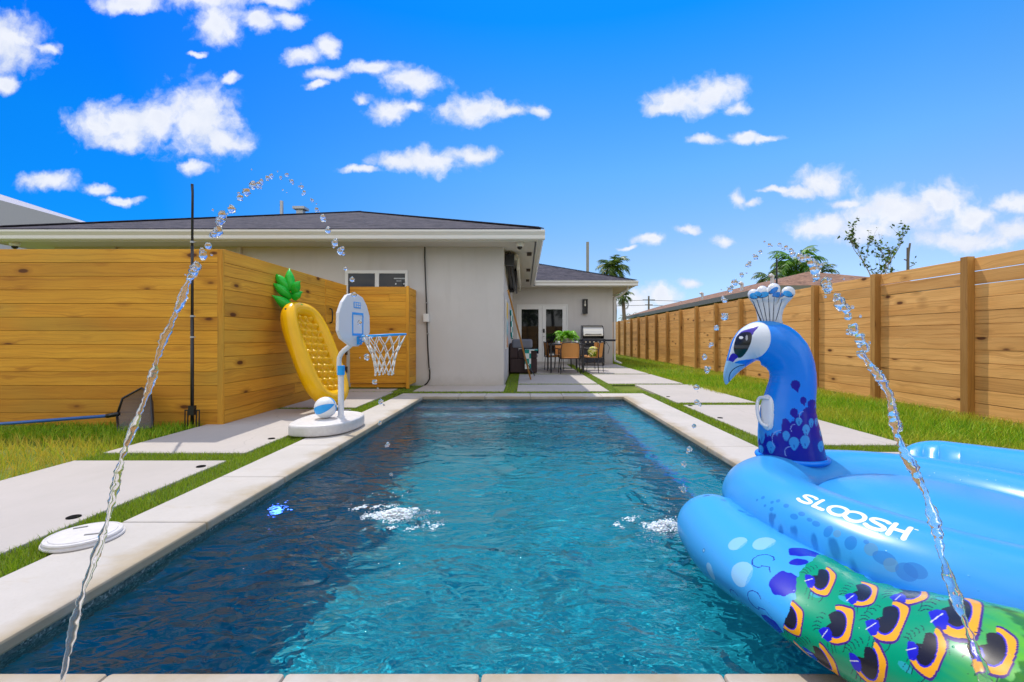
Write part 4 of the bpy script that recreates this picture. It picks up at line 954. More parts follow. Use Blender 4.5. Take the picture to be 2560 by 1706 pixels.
bx0 = Vector((-2.02,4.63,0.115+0.108))
def f_ball(t, b):
    p = objco(t); a = Vector((0.93,-0.15,0.33)).normalized(); u = a.cross(Vector((0,0,1))).normalized(); v = u.cross(a)
    ang = t.math('ARCTAN2', t.vmath('DOT_PRODUCT', p, tuple(u)), t.vmath('DOT_PRODUCT', p, tuple(v)))
    f = t.math('FRACT', t.math('ADD', t.math('DIVIDE', ang, 2*math.pi/3), 0.02))
    s_ = t.math('GREATER_THAN', f, 0.62)
    t.set(b, 'Base Color', t.mix(s_, c3(0.74,0.76,0.78), c3(0.02,0.34,0.80)))
    bump(t, b, t.new('ShaderNodeTexVoronoi', {'Vector': p, 'Scale': 240.0}).outputs['Distance'], 0.2, 0.002)
mb = MB(); mb.sphere((0,0,0), 0.108, 40, 24); bo = mb.build('basketball', mat('ball_skin', rough=0.4, fn=f_ball), smooth=True); bo.location = bx0
tag(bo, 'white and blue panelled ball resting on the base of the hoop', 'ball')

# ------------------------------------------------------------------ patio
zz = lambda zx, zy, y: Vector(((1250+zx*0.19770-1310)*y/1138, y, 0.93-(640+zy*0.19770-845)*y/1138))   # detail-view coordinates
def f_wick(t, b):
    p = posco(t); w1 = t.new('ShaderNodeTexWave', {'Vector': p, 'Scale': 34.0, 'Distortion': 1.0}, bands_direction='Z').outputs['Fac']; w2 = t.new('ShaderNodeTexChecker', {'Vector': p, 'Scale': 60.0}).outputs[1]
    c = t.mix(w1, c3(0.018,0.010,0.012), c3(0.07,0.035,0.035)); t.set(b, 'Base Color', t.mix(t.math('MULTIPLY', w2, 0.5), c, c3(0.03,0.015,0.018))); bump(t, b, w1, 0.5, 0.005)
M_WICK = mat('dark_wicker', rough=0.6, fn=f_wick)
def check_fn(s_, ca, cb, ax=(1,1,1)):
    def fn(t, b):
        k = t.new('ShaderNodeTexChecker', {'Vector': t.vmath('MULTIPLY', posco(t), ax), 'Scale': s_, 'Color1': tuple(ca)+(1,), 'Color2': tuple(cb)+(1,)}).outputs[0]; t.set(b, 'Base Color', k)
    return fn
M_TOWEL = mat('teal_check_towel', rough=0.9, fn=check_fn(7.5,(0.01,0.27,0.24),(0.72,0.76,0.74)))
sf = thing('wicker_sofa', (-0.05,12.3,0), 'dark brown wicker outdoor sofa with grey cushions against the side wall', 'sofa')
mb = MB(); mb.box(-0.36,0.34,11.8,13.6,0.03,0.40); mb.build('seat_base', M_WICK, sf, bevel=0.02)
mb = MB(); mb.box(-0.37,-0.16,11.78,13.62,0.40,0.80); mb.build('backrest', M_WICK, sf, bevel=0.03)
for y in (11.80,13.47):
    mb = MB(); mb.box(-0.155,0.33,y,y+0.15,0.401,0.60); mb.build('arm', M_WICK, sf, bevel=0.02)
M_CUSH = mat('grey_cushion',(0.16,0.17,0.21),0.9)
mb = MB(); mb.box(-0.155,0.36,11.96,13.46,0.402,0.52); mb.build('seat_cushion', M_CUSH, sf, bevel=0.04)
mb = MB(); mb.box(-0.32,0.22,11.76,11.97,0.66,0.90); mb.build('back_cushion', M_CUSH, sf, bevel=0.06, segs=3)
# wicker side chair block in front of it with the towel
tw = MB(); tw.box(0.02,0.36,11.70,12.3,0.603,0.63); tw.box(0.02,0.18,11.70,11.725,0.13,0.602); tag(tw.build('beach_towel', M_TOWEL, bevel=0.008), 'teal and white checked towel draped over the sofa arm', 'towel')
mb = MB(); G = np.zeros((14,12,3))
for i in range(14):
    for k in range(12):
        G[i,k] = (-0.37+0.045+0.03*math.sin(k*1.2)+0.02*i/13, 10.9+0.75*k/11, 1.62-0.66*i/13-0.06*math.sin(k*0.9)*i/13)
mb.grid(G); o = mb.build('hanging_towel', M_TOWEL, smooth=True); so = o.modifiers.new('t','SOLIDIFY'); so.thickness = 0.012; tag(o, 'teal and white checked towel hanging on the side wall', 'towel')
def f_art(t, b):
    s_ = t.new('ShaderNodeSeparateXYZ', {0: posco(t)}); z = t.math('ADD', s_.outputs[2], t.math('MULTIPLY', t.noise(posco(t), 3.0, 2), 0.35))
    t.set(b, 'Base Color', t.ramp(t.rng(z, 0.75, 1.95), [(0.0,(0.50,0.22,0.06)),(0.28,(0.62,0.30,0.16)),(0.42,(0.20,0.45,0.50)),(0.62,(0.45,0.60,0.62)),(0.70,(0.75,0.45,0.03)),(1.0,(0.80,0.50,0.05))]))
art = thing('wall_painting', (-0.38,9.9,1.2), 'tall abstract painting in yellow orange and teal on the side wall', 'painting')
mb = MB(); mb.box(-0.397,-0.372,9.6,10.6,0.72,1.72); mb.build('canvas', mat('abstract_paint', rough=0.7, fn=f_art), art)
mb = MB(); mb.box(-0.398,-0.366,9.58,9.598,0.70,1.74); mb.box(-0.398,-0.366,10.602,10.62,0.70,1.74); mb.build('frame', M_WHITE, art)
mb = MB(); a, b_ = Vector((-0.33,9.02,1.86)), Vector((0.13,10.24,0.01)); d = (b_-a); nrm = d.cross(Vector((0,1,0))).normalized(); sd_ = d.cross(nrm).normalized()
mb.board(a-sd_*0.05, d, sd_*0.105, nrm*0.035); tag(mb.build('leaning_plank', M_POST, bevel=0.003), 'long wooden plank leaning against the corner of the house', 'plank')
mb = MB(); mb.tube([zz(300,1290,11.3), zz(440,1515,10.7)], 0.012, 6); tag(mb.build('thin_rod', M_BLACK), 'thin dark rod leaning on the sofa behind the plank', 'rod')

# dining table, chairs, fern, place settings
M_TM = mat('table_metal',(0.025,0.025,0.03),0.4); tb = thing('dining_table', (1.15,12.9,0), 'dark metal outdoor dining table with glass top in front of the doors', 'table')
mb = MB(); mb.box(0.72,1.60,12.12,13.72,0.755,0.765); mb.build('glass_top', mat('grey_glass',(0.10,0.11,0.13),0.08), tb)
mb = MB(); mb.box(0.70,1.62,12.08,12.115,0.735,0.770); mb.box(0.70,1.62,13.725,13.76,0.735,0.770); mb.box(0.68,0.715,12.08,13.76,0.734,0.771); mb.box(1.605,1.64,12.08,13.76,0.734,0.771); mb.build('rim', M_TM, tb)
for x in (0.72,1.58):
    for y in (12.12,13.70): mb = MB(); mb.box(x-0.022,x+0.022,y-0.022,y+0.022,0.002,0.733); mb.build('leg', M_TM, tb)
def f_rat(t, b):
    p = objco(t); k = t.new('ShaderNodeTexWave', {'Vector': p, 'Scale': 22.0}, bands_direction='Z').outputs['Fac']; k2 = t.new('ShaderNodeTexWave', {'Vector': p, 'Scale': 22.0}, bands_direction='X').outputs['Fac']
    t.set(b, 'Base Color', t.mix(t.math('MULTIPLY', k, k2), c3(0.50,0.20,0.045), c3(0.80,0.40,0.11))); bump(t, b, k, 0.4, 0.004)
M_RAT = mat('tan_rattan', rough=0.6, fn=f_rat)
def make_chair(lab):
    t_ = thing('patio_chair', (0,0,0), lab, 'chair', 'rattan chairs round the dining table')
    mb = MB(); mb.box(-0.22,0.22,-0.20,0.22,0.40,0.425); mb.build('seat', M_RAT, t_, bevel=0.008)
    mb = MB(); G = np.zeros((2,9,3)); vs = []
    for k in range(9):
        a = -1+2*k/8; vs.append((0.23*a, -0.235+0.06*a*a, 0.43)); 
    for k in range(9):
        a = -1+2*k/8; vs.append((0.235*a, -0.275+0.06*a*a, 0.80))
    vs += [(x, y-0.015, z) for x, y, z in vs]; fs = [(k,k+1,9+k+1,9+k) for k in range(8)]+[(18+k+1,18+k,27+k,27+k+1) for k in range(8)]+[(9+k,9+k+1,27+k+1,27+k) for k in range(8)]+[(k+1,k,18+k,18+k+1) for k in range(8)]
    mb.add(vs, fs); mb.build('backrest', M_RAT, t_)
    mb = MB()
    for s_ in (-1,1): mb.tube([(s_*0.255,-0.24,0.38),(s_*0.26,-0.23,0.62),(s_*0.27,-0.05,0.645),(s_*0.265,0.20,0.62),(s_*0.25,0.22,0.41)],0.011,8)
    mb.tube([(-0.25,-0.22,0.395),(0.25,-0.22,0.395),(0.25,0.22,0.395),(-0.25,0.22,0.395),(-0.25,-0.22,0.395)],0.011,6)
    mb.tube([(-0.245,-0.225,0.41),(-0.25,-0.24,0.62),(-0.22,-0.26,0.80),(0.0,-0.30,0.825),(0.22,-0.26,0.80),(0.25,-0.24,0.62),(0.245,-0.225,0.41)],0.011,8); mb.build('frame', M_TM, t_, smooth=True)
    for s_ in (-1,1):
        for q in (-1,1): mb = MB(); mb.tube([(s_*0.235,q*0.21,0.395),(s_*0.255,q*0.235,0.003)],0.010,8); mb.build('leg', M_TM, t_, smooth=True)
    return t_
spots = [(1.19,11.98,0.05,'rattan chair seen from behind at the near end of the table'),(1.86,12.35,1.15,'rattan chair with a leaf print cushion at the right of the table'),(0.86,13.05,-1.45,'rattan chair tucked in at the left of the table'),(1.88,13.25,1.6,'rattan chair at the far right of the table'),(1.2,14.0,3.1,'rattan chair at the far end of the table facing the pool')]
c0 = make_chair(spots[0][3])
for i, (x, y, rz, lab) in enumerate(spots):
    o = c0 if i == 0 else copy_tree(c0, label=lab); o.location = (x, y, 0); o.rotation_euler = (0, 0, rz)
def f_cush(t, b): t.set(b, 'Base Color', t.ramp(t.noise(posco(t), 14.0, 2, 0.5, 1.5), [(0.38,(0.80,0.75,0.45)),(0.46,(0.62,0.62,0.06)),(0.56,(0.10,0.20,0.01))], 'CONSTANT'))
mb = MB(); mb.sphere(zz(1180,1215,12.2), 0.17, 16, 10, (0.9,0.45,0.9)); o = mb.build('throw_pillow', mat('leaf_print', rough=0.9, fn=f_cush), smooth=True); tag(o, 'yellow green leaf print pillow on the right rattan chair', 'pillow')
pot = thing('potted_fern', (1.22,12.9,0.766), 'bright green fern in a pale pot on the dining table', 'potted plant')
x, y = 1.22, 12.9
mb = MB(); mb.lathe([(0.085,0.767),(0.11,0.80),(0.125,0.90),(0.128,0.925),(0.115,0.925),(0.105,0.90)],24,(x,y,0)); mb.build('pot', mat('pale_pot',(0.50,0.46,0.36),0.7), pot, smooth=True, auto=50)
mb = MB(); tones = []; rg = random.Random(15)
for k in range(46): frond(mb, tones, (x,y,0.90), k*2.4+rg.uniform(-.3,.3), rg.uniform(0.5,1.45), rg.uniform(0.36,0.56), 22, 0.095, rg, 1.35, 0.10)
o = mb.build('fronds', M_FERN, pot); tn = np.array(tones); set_attr(o, 'tone', np.stack([tn]*3,1))
M_CER = mat('ceramic',(0.7,0.7,0.7),0.3)
for k, (px_, py_) in enumerate(((0.92,12.35),(0.92,13.2),(1.42,12.4),(1.42,13.25))):
    t_ = thing('place_setting', (px_,py_,0.766), ['white plate and cup at the near left of the table','white plate and cup at the far left of the table','white plate and cup at the near right of the table','white plate and cup at the far right of the table'][k], 'tableware', 'place settings on the dining table')
    mb = MB(); mb.lathe([(0.06,0.767),(0.12,0.780),(0.118,0.783),(0.055,0.772)],20,(px_,py_,0)); mb.build('plate', M_CER, t_, smooth=True)
    mb = MB(); mb.lathe([(0.028,0.774),(0.036,0.85),(0.032,0.85),(0.024,0.78)],14,(px_+0.02,py_+0.0,0)); mb.build('cup', M_CER, t_, smooth=True)
# gas grill
gr = thing('gas_grill', (2.35,15.5,0), 'black and steel gas grill with raised lid beside the house corner', 'grill')
M_STEEL = mat('brushed_steel',(0.52,0.50,0.46),0.28, metal=0.9); M_NAVY = mat('dark_enamel',(0.012,0.018,0.035),0.25)
mb = MB(); mb.box(1.98,2.70,15.25,15.80,0.10,0.70); mb.build('cabinet', M_NAVY, gr, bevel=0.01)
mb = MB(); mb.box(1.94,2.72,15.18,15.82,0.71,0.90); mb.build('firebox', M_NAVY, gr, bevel=0.015)
for (a, b_) in ((1.62,1.935),(2.725,3.07)): mb = MB(); mb.box(a,b_,15.24,15.76,0.82,0.885); mb.build('side_shelf', M_NAVY, gr, bevel=0.01)
mb = MB(); vs = []; prof = [(15.32,0.905),(15.30,1.0),(15.30,1.12),(15.36,1.24),(15.50,1.34),(15.66,1.37),(15.80,1.36),(15.83,0.905)]
vs = [(1.97,yy,z) for yy, z in prof]+[(2.69,yy,z) for yy, z in prof]; n = len(prof); mb.add(vs, [(i,i+1,n+i+1,n+i) for i in range(1,n-1)]+[tuple(range(n)),tuple(range(2*n-1,n-1,-1))]); ld = mb.build('lid', M_NAVY, gr, smooth=False)
mb = MB(); vs = [(2.00,yy-0.006,z) for yy, z in prof[1:5]]+[(2.66,yy-0.006,z) for yy, z in prof[1:5]]; mb.add(vs, [(i,i+1,5+i,4+i) for i in range(3)]); mb.build('steel_panel', M_STEEL, ld, smooth=True)
mb = MB(); mb.tube([(2.06,15.24,1.06),(2.60,15.24,1.06)],0.014,8); mb.build('handle', M_STEEL, ld, smooth=True)
for k in range(5): mb = MB(); x = 2.06+0.135*k; mb.tube([(x,15.18,0.80),(x,15.14,0.80)],0.028,12); mb.build('knob', M_STEEL, gr, smooth=True, auto=50)
for x in (2.02,2.66):
    mb = MB(); mb.tube([(x-0.03,15.3,0.075),(x+0.03,15.3,0.075)],0.072,16); mb.build('wheel', M_BLACK, gr, smooth=True, auto=50)
mb = MB(); mb.tube([(2.74,15.2,0.80),(2.86,15.2,0.62),(2.80,15.2,0.40)],0.008,6); tag(mb.build('grill_brush', M_BLACK), 'thin dark grill tool hanging from the right grill shelf', 'grill tool')

# pool light
mb = MB(); mb.tube([(-1.612+0.02,2.95,-0.40),(-1.585,2.95,-0.40)],0.055,20)
def f_led(t, b): b.inputs['Emission Color'].default_value = (0.05,0.15,1.0,1); b.inputs['Emission Strength'].default_value = 9.0
pl = thing('pool_light', (-1.59,2.95,-0.4), 'small glowing blue underwater light on the left pool wall', 'pool light'); mb.build('lens', mat('blue_led',(0.05,0.1,0.9),0.3, fn=f_led), pl)
mb = MB(); mb.tube([(-1.611,2.95,-0.40),(-1.596,2.95,-0.40)],0.075,20); mb.build('rim', M_STEEL, pl)

# ------------------------------------------------------------------ water jets and splashes
def f_jet(t, b): b.inputs['Transmission Weight'].default_value = 0.93; b.inputs['IOR'].default_value = 1.33
M_JET = mat('clear_water',(1,1,1), rough=0.03, fn=f_jet)
def f_foam(t, b):
    b.inputs['Subsurface Weight'].default_value = 0.3
M_FOAM = mat('water_foam',(0.85,0.88,0.90), rough=0.5, fn=f_foam)
def blob(mb, c, r, rg, st=(1,1,1)):
    n0 = len(mb.v); mb.sphere((0,0,0), r, 10, 7, st); ph = [rg.uniform(0,6.28) for _ in range(4)]
    for i in range(n0, len(mb.v)):
        v = Vector(mb.v[i]); q = v.normalized(); k = 1+0.20*math.sin(5*q.x+ph[0])*math.sin(4*q.y+ph[1])+0.16*math.sin(7*q.z+ph[2])
        mb.v[i] = tuple(Vector(c)+v*k)
def jet(A, B, H, lab, seed, tilt=0.0, skip=(9,9)):
    rg = random.Random(seed); A = Vector(A); B = Vector(B); mb = MB()
    f = lambda s: A.lerp(B, s)+Vector((0,0,4*H*s*(1-s)))
    # unbroken rope of water on the way up
    s = 0.0; pts = []; rs = []; ph = rg.uniform(0,6)
    while s < 0.235:
        w_ = 0.0025+0.02*s
        pts.append(f(s)+Vector((w_*math.sin(95*s+ph)+rg.uniform(-1,1)*w_*0.35, w_*math.cos(80*s)+rg.uniform(-1,1)*w_*0.35, 0))); rs.append((0.0095+0.0035*math.sin(210*s+ph)+rg.uniform(-0.002,0.0035)+0.012*s)*0.72); s += 0.0016
    mb.tube(pts, rs, 9)
    for i in range(len(mb.v)):
        q = pts[min(i//9, len(pts)-1)]; mb.v[i] = tuple(q+(Vector(mb.v[i])-q)*rg.uniform(0.82,1.18))
    while s < 0.97:
        grow = min(1, (s-0.2)/0.2); r = (0.0125+rg.uniform(0,0.006)*(1+grow*0.3)-0.004*max(0, s-0.6))*0.72
        if not (skip[0] < s < skip[1]):
            c = f(s)+Vector((rg.uniform(-1,1), rg.uniform(-1,1), rg.uniform(-1,1)))*(0.004+0.012*s)
            d = (f(s+0.01)-f(s)).normalized(); e = 1.0+rg.uniform(0,0.6)*(1-grow*0.5)
            if 0.40 < s < 0.62: r *= 0.55
            blob(mb, c, r, rg, (1,1,e))
            for _ in range(rg.choice((0,1,1,2))): blob(mb, c+Vector((rg.uniform(-1,1),rg.uniform(-1,1),rg.uniform(-1,1)))*r*1.3, r*rg.uniform(0.35,0.7), rg)
            if rg.random() < 0.5: blob(mb, c+Vector((rg.uniform(-1,1),rg.uniform(-1,1),rg.uniform(-1,1)))*0.045, rg.uniform(0.002,0.004), rg)
        step = (0.0085+0.004*rg.random()) if s < 0.30 else (0.013+0.004*rg.random() if s < 0.42 else 0.018 + 0.014*rg.random())
        s += step*(1 if s < 0.7 else 1.1)
    o = mb.build('water_jet', M_JET, smooth=True); tag(o, lab, 'water jet')
    return o
jet((-1.17,1.13,0.0), (-0.71,2.53,WZ), 1.60, 'arching jet of water beads rising at the left of the pool', 3)
jet((0.90,0.80,0.0), (0.78,2.35,WZ), 1.27, 'arching jet of water beads falling past the peacock float', 8)
for x in (-1.17, 0.90):
    mb = MB(); mb.lathe([(0.03,0.003),(0.03,0.010),(0.012,0.012),(0.008,0.004)],20,(x,1.13 if x < 0 else 0.80,0)); tag(mb.build('jet_nozzle', M_STEEL, smooth=True, auto=40), 'small round steel nozzle set in the near coping, '+('left' if x<0 else 'right'), 'nozzle')
def splash(cx, cy, n, lab, seed, sc_=1.0):
    rg = random.Random(seed); mb = MB(); cl = [(0, 0, 0.055, 1.0)]
    for _ in range(26):
        a = rg.uniform(0,6.28); r_ = rg.uniform(0.05,0.26)*sc_; cl.append((r_*math.cos(a)*1.25, r_*math.sin(a)*0.85, rg.uniform(0.008,0.030), rg.uniform(0.15,0.5)))
    for i in range(n):
        ox, oy, sp, _w = cl[0] if rg.random() < 0.42 else rg.choice(cl)
        dx, dy = rg.gauss(0,sp), rg.gauss(0,sp*0.6); rot = math.atan2(oy, ox)+1.57 if ox or oy else 0
        x, y = cx+ox+dx*math.cos(rot)-dy*math.sin(rot), cy+oy+dx*math.sin(rot)+dy*math.cos(rot); d_ = math.hypot(x-cx, y-cy)
        h_ = WZ+0.003+max(0, 0.045*math.exp(-(d_/0.07)**2)*rg.random()**1.5)
        s_ = rg.uniform(0.0012,0.0048)*(1.25 if d_ < 0.08 else 0.8)
        mb.sphere((x,y,h_), s_, 6, 4, (rg.uniform(0.8,2.4), rg.uniform(0.8,1.6), 0.5))
    for i in range(60):
        a = rg.uniform(0,6.28); r_ = abs(rg.gauss(0,0.13)); mb.sphere((cx+r_*math.cos(a), cy+r_*math.sin(a), WZ+0.01+rg.random()**2*0.13), rg.uniform(0.0012,0.0032), 6, 4)
    o = mb.build('water_splash', M_FOAM, smooth=True); tag(o, lab, 'splash')
splash(-0.71, 2.53, 2400, 'white foam splash where the left jet lands in the pool', 4)
splash(0.74, 2.36, 1500, 'white foam splash beside the peacock float wing', 6, 0.85)

# ------------------------------------------------------------------ peacock float
NB = np.array([1.425, 2.44]); dU = np.array([0.370, -0.929]); dV = np.array([-0.929, -0.370])
def L2W(u, v): return NB[0]+u*dU[0]+v*dV[0], NB[1]+u*dU[1]+v*dV[1]
pk = thing('peacock_float', (1.46, 2.46, 0.0), 'giant blue inflatable peacock pool float with printed green wing feathers', 'pool float')
def f_vinylp(t, b):
    a = t.new('ShaderNodeAttribute', attribute_name='paint').outputs['Color']
    t.set(b, 'Base Color', a)
    p = posco(t); n = t.noise(p, 5, 3, 0.5)
    dr = t.new('ShaderNodeTexVoronoi', {'Vector': p, 'Scale': 48.0}); dd = dr.outputs['Distance']
    big = t.math('GREATER_THAN', t.new('ShaderNodeSeparateXYZ', {0: dr.outputs['Color']}).outputs[0], 0.72)
    drop = t.math('MULTIPLY', t.rng(dd, 0.20, 0.05, 0, 1, True), big)
    h = t.math('ADD', t.math('MULTIPLY', n, 0.35), t.math('MULTIPLY', drop, 0.22))
    bump(t, b, h, 0.35, 0.008)
    b.inputs['Coat Weight'].default_value = 0.10; b.inputs['Coat Roughness'].default_value = 0.16
M_PV = mat('printed_vinyl', rough=0.27, spec=0.36, fn=f_vinylp)
def grid_obj(name, P3, col, parent, closed=False):
    m, n = P3.shape[:2]; mb = MB(); mb.grid(P3); o = mb.build(name, M_PV, parent, smooth=True)
    set_attr(o, 'paint', col.reshape(-1, 3)); return o
SKY_B = np.array([0.040,0.32,0.72]); MID_B = np.array([0.0,0.21,0.80]); DEEP = np.array([0.0,0.006,0.30]); WHITE_ = np.array([0.78,0.80,0.82])
def smooth(x, a, b): 
    q = np.clip((x-a)/(b-a), 0, 1); return q*q*(3-2*q)
def lay(col, m, c): return col*(1-m[..., None])+np.asarray(c)*m[..., None]
# --- body ring
def body_ring():
    A = np.concatenate([np.linspace(0,0.9,60,False), np.linspace(0.9,2.3,1000,False), np.linspace(2.3,2*np.pi,260)])[:, None]
    B = np.concatenate([np.linspace(0,1.8,330,False), np.linspace(1.8,2*np.pi,120)])[None, :]
    uc, a, b = 0.70, 0.68, 0.52
    cu = uc-a*np.cos(A); cv = b*np.sign(np.sin(A))*np.abs(np.sin(A))**0.85     # A=0 at the front, growing to the near side
    du = a*np.sin(A); dv = b*np.cos(A); nu_, nv2 = -np.cos(A)*b, np.sin(A)*a; q = np.hypot(nu_, nv2); nu_, nv2 = nu_/q, nv2/q
    front = np.exp(-((cu-(-0.04))/0.30)**2)
    r = 0.192+0.02*front; rz = 0.165-0.008*front
    wr = 1+0.006*np.sin(34*A)*np.exp(-((B-0.0)/0.5)**2)
    U = cu+nu_*r*np.cos(B)*wr; V = cv+nv2*r*np.cos(B)*wr
    Zz = 0.172-0.012*front+rz*np.sin(B)
    X_, Y_ = L2W(U, V)
    return np.stack([X_, Y_, Zz+0*U], -1), A+0*B, B+0*A, U, V
BP, BA, BB, BU, BV = body_ring()
# --- seat
def seat_mesh():
    m, n = 80, 140; Rr = np.linspace(0, 1, m)[:, None]; A = np.linspace(0, 2*np.pi, n)[None, :]
    U = 0.72+0.52*Rr*np.cos(A); V = 0.40*Rr*np.sin(A); Zz = 0.185+0.145*np.sqrt(np.clip(1-Rr**2.6, 0, 1))+0*A
    X_, Y_ = L2W(U, V); return np.stack([X_, Y_, Zz], -1), U, V
# --- wings
WPATH = np.array([(-0.02,0.57),(0.10,0.63),(0.30,0.72),(0.57,0.81),(0.80,0.86),(1.20,0.865),(1.65,0.84)])
def wing(side):
    m = 1000
    tt = np.linspace(0, 1, m); seg = np.concatenate([[0], np.cumsum(np.hypot(*np.diff(WPATH, axis=0).T))]); S = tt*seg[-1]
    # smooth path
    pu = np.interp(S, seg, WPATH[:,0]); pv = np.interp(S, seg, WPATH[:,1])
    ker = np.hanning(121); ker /= ker.sum(); pad = lambda a: np.concatenate([a[0]+(a[1]-a[0])*np.arange(-60,0), a, a[-1]+(a[-1]-a[-2])*np.arange(1,61)])
    pu, pv = np.convolve(pad(pu), ker, 'valid'), np.convolve(pad(pv), ker, 'valid')
    tu, tv = np.gradient(pu), np.gradient(pv); q = np.hypot(tu, tv); tu, tv = tu/q, tv/q; nu_, nv2 = -tv, tu   # normal: outward (growing v)
    r0 = 0.20; rv = 0.165+0.045*np.clip(S/0.9,0,1)+0.012*smooth(S,0.85,1.35); e0 = np.clip(S/0.20, 0, 1); e1 = np.clip((seg[-1]-S)/0.35, 0, 1)
    prof = np.sqrt(np.clip(1-(1-e0)**2, 0, 1))**0.9*np.sqrt(np.clip(1-(1-e1)**2, 0, 1))
    B = np.concatenate([np.linspace(-0.8,2.5,380,False), np.linspace(2.5,2*np.pi-0.8,90)])[None, :]; r = (rv*prof)[:, None]; rz = ((0.145-0.038*smooth(S,0.35,0.85)+0.05*smooth(S,0.9,1.3))*prof**0.9)[:, None]; zc = (0.065+0.050*smooth(S,0.35,0.85)+0.05*smooth(S,0.9,1.3))[:, None]
    Sg = S[:, None]+0*B
    seam = np.exp(-((np.angle(np.exp(1j*(B-2.35))))/0.42)**2)       # pinched seam along the inner top
    tipw = np.exp(-((Sg-0.12)/0.13)**2)+np.exp(-((Sg-1.05)/0.22)**2)
    wr = 1-0.085*seam*(np.abs(np.sin(Sg*44+2*np.sin(Sg*9)))**0.5)*np.clip(tipw, 0, 1)-0.012*seam
    U = pu[:, None]+nu_[:, None]*r*np.cos(B)*wr; V = (pv[:, None]+nv2[:, None]*r*np.cos(B)*wr)*side
    if side < 0: zc = zc+0.17; V = V-0.09; U = U+0.17
    Zz = zc+rz*np.sin(B)*wr
    X_, Y_ = L2W(U, V); P3 = np.stack([X_, Y_, Zz], -1)
    if side < 0: P3 = P3[:, ::-1]
    return P3, Sg, (B+0*Sg)*r0*0.92
WP, WS, WT = wing(1)
# --- neck and head: side profile drawn in drawing units (hundredths follow the detail view), swept round section
KN = 0.000640
e1 = np.array([0.862, -0.507])        # to the tail side, in plan
def prof_pt(zx, zy): 
    a = (zx-905)*KN; z = 0.30+(1470-zy)*KN*1.04; return np.array([NB[0]+e1[0]*a, NB[1]+e1[1]*a, z])
NK = [(928,1560,250),(922,1500,246),(908,1400,240),(896,1300,234),(888,1200,220),(890,1100,205),(905,1000,188),(922,900,176),(926,820,170),(912,740,173),(878,665,183),(820,600,190),(745,565,190),(675,560,180),(612,582,160),(565,622,132),(525,680,104),(486,740,78),(452,800,58),(430,850,42),(418,895,24),(414,922,6)]
def neck():
    K = np.array(NK, float); seg = np.concatenate([[0], np.cumsum(np.hypot(*np.diff(K[:, :2], axis=0).T))]); m, n = 700, 260
    S = np.linspace(0, seg[-1], m); c = [np.interp(S, seg, K[:, j]) for j in range(3)]
    ker = np.hanning(41); ker /= ker.sum(); pad = lambda a: np.concatenate([a[0]+(a[1]-a[0])*np.arange(-20,0), a, a[-1]+(a[-1]-a[-2])*np.arange(1,21)])
    cx_, cy_, cr_ = [np.convolve(pad(a), ker, 'valid') for a in c]; cr_ = np.clip(cr_, 1.0, None); cr_[-1] = 1.0
    tx_, ty_ = np.gradient(cx_), np.gradient(cy_); q = np.hypot(tx_, ty_); tx_, ty_ = tx_/q, ty_/q
    B = np.linspace(0, 2*np.pi, n)[None, :]
    px_, py_ = -ty_, tx_
    if True:
        wrn = 1-0.010*np.abs(np.sin(S/13))[:, None]*np.exp(-((B-np.pi)/0.9)**2)*np.exp(-((S-760)/260)**2)[:, None]-0.008*(np.abs(np.sin(S/17))[:, None])*np.exp(-(np.angle(np.exp(1j*B))/0.7)**2)*np.exp(-((S-900)/300)**2)[:, None]
    depth = 0.92                                                   # slightly flattened, as the two side sheets are
    ZX = cx_[:, None]+px_[:, None]*(cr_[:, None]*np.cos(B)*wrn); ZY = cy_[:, None]+py_[:, None]*(cr_[:, None]*np.cos(B)*wrn)
    off = cr_[:, None]*np.sin(B)*KN*depth*wrn
    a = (ZX-905)*KN; X_ = NB[0]+e1[0]*a-e1[1]*off*-1; Y_ = NB[1]+e1[1]*a-e1[0]*off*1
    # sideways direction (towards the viewer) is (-0.507,-0.862)
    X_ = NB[0]+e1[0]*a-0.507*off; Y_ = NB[1]+e1[1]*a-0.862*off
    Zz = 0.30+(1470-ZY)*KN*1.04
    return np.stack([X_, Y_, Zz], -1), ZX, ZY, off
KP, KX, KY, KO = neck()
# ==PAINT==
def inpoly(x, y, poly):
    c = np.zeros(x.shape, bool); n = len(poly); j = n-1
    for i in range(n):
        xi, yi = poly[i]; xj, yj = poly[j]
        if yi != yj: c ^= ((yi > y) != (yj > y)) & (x < (xj-xi)*(y-yi)/(yj-yi)+xi)
        j = i
    return c
def dline(x, y, pts):
    d = np.full(x.shape, 1e9)
    for (ax_, ay_), (bx_, by_) in zip(pts[:-1], pts[1:]):
        vx, vy = bx_-ax_, by_-ay_; L = vx*vx+vy*vy+1e-12; t_ = np.clip(((x-ax_)*vx+(y-ay_)*vy)/L, 0, 1); d = np.minimum(d, np.hypot(x-ax_-t_*vx, y-ay_-t_*vy))
    return d
def curve(pts, n=8):                 # Catmull-Rom through the points
    P_ = [pts[0]]+list(pts)+[pts[-1]]; o_ = []
    for i in range(1, len(P_)-2):
        for k in range(n):
            t_ = k/n; o_.append(tuple(0.5*((2*P_[i][q])+(-P_[i-1][q]+P_[i+1][q])*t_+(2*P_[i-1][q]-5*P_[i][q]+4*P_[i+1][q]-P_[i+2][q])*t_*t_+(-P_[i-1][q]+3*P_[i][q]-3*P_[i+1][q]+P_[i+2][q])*t_**3) for q in (0,1)))
    return o_+[pts[-1]]
def jag(x, y, f=1.0): return np.sin(x*53*f+3*np.sin(y*31*f))*0.5+np.sin(y*97*f+2*np.sin(x*71*f))*0.35+np.sin((x+y)*181*f)*0.25
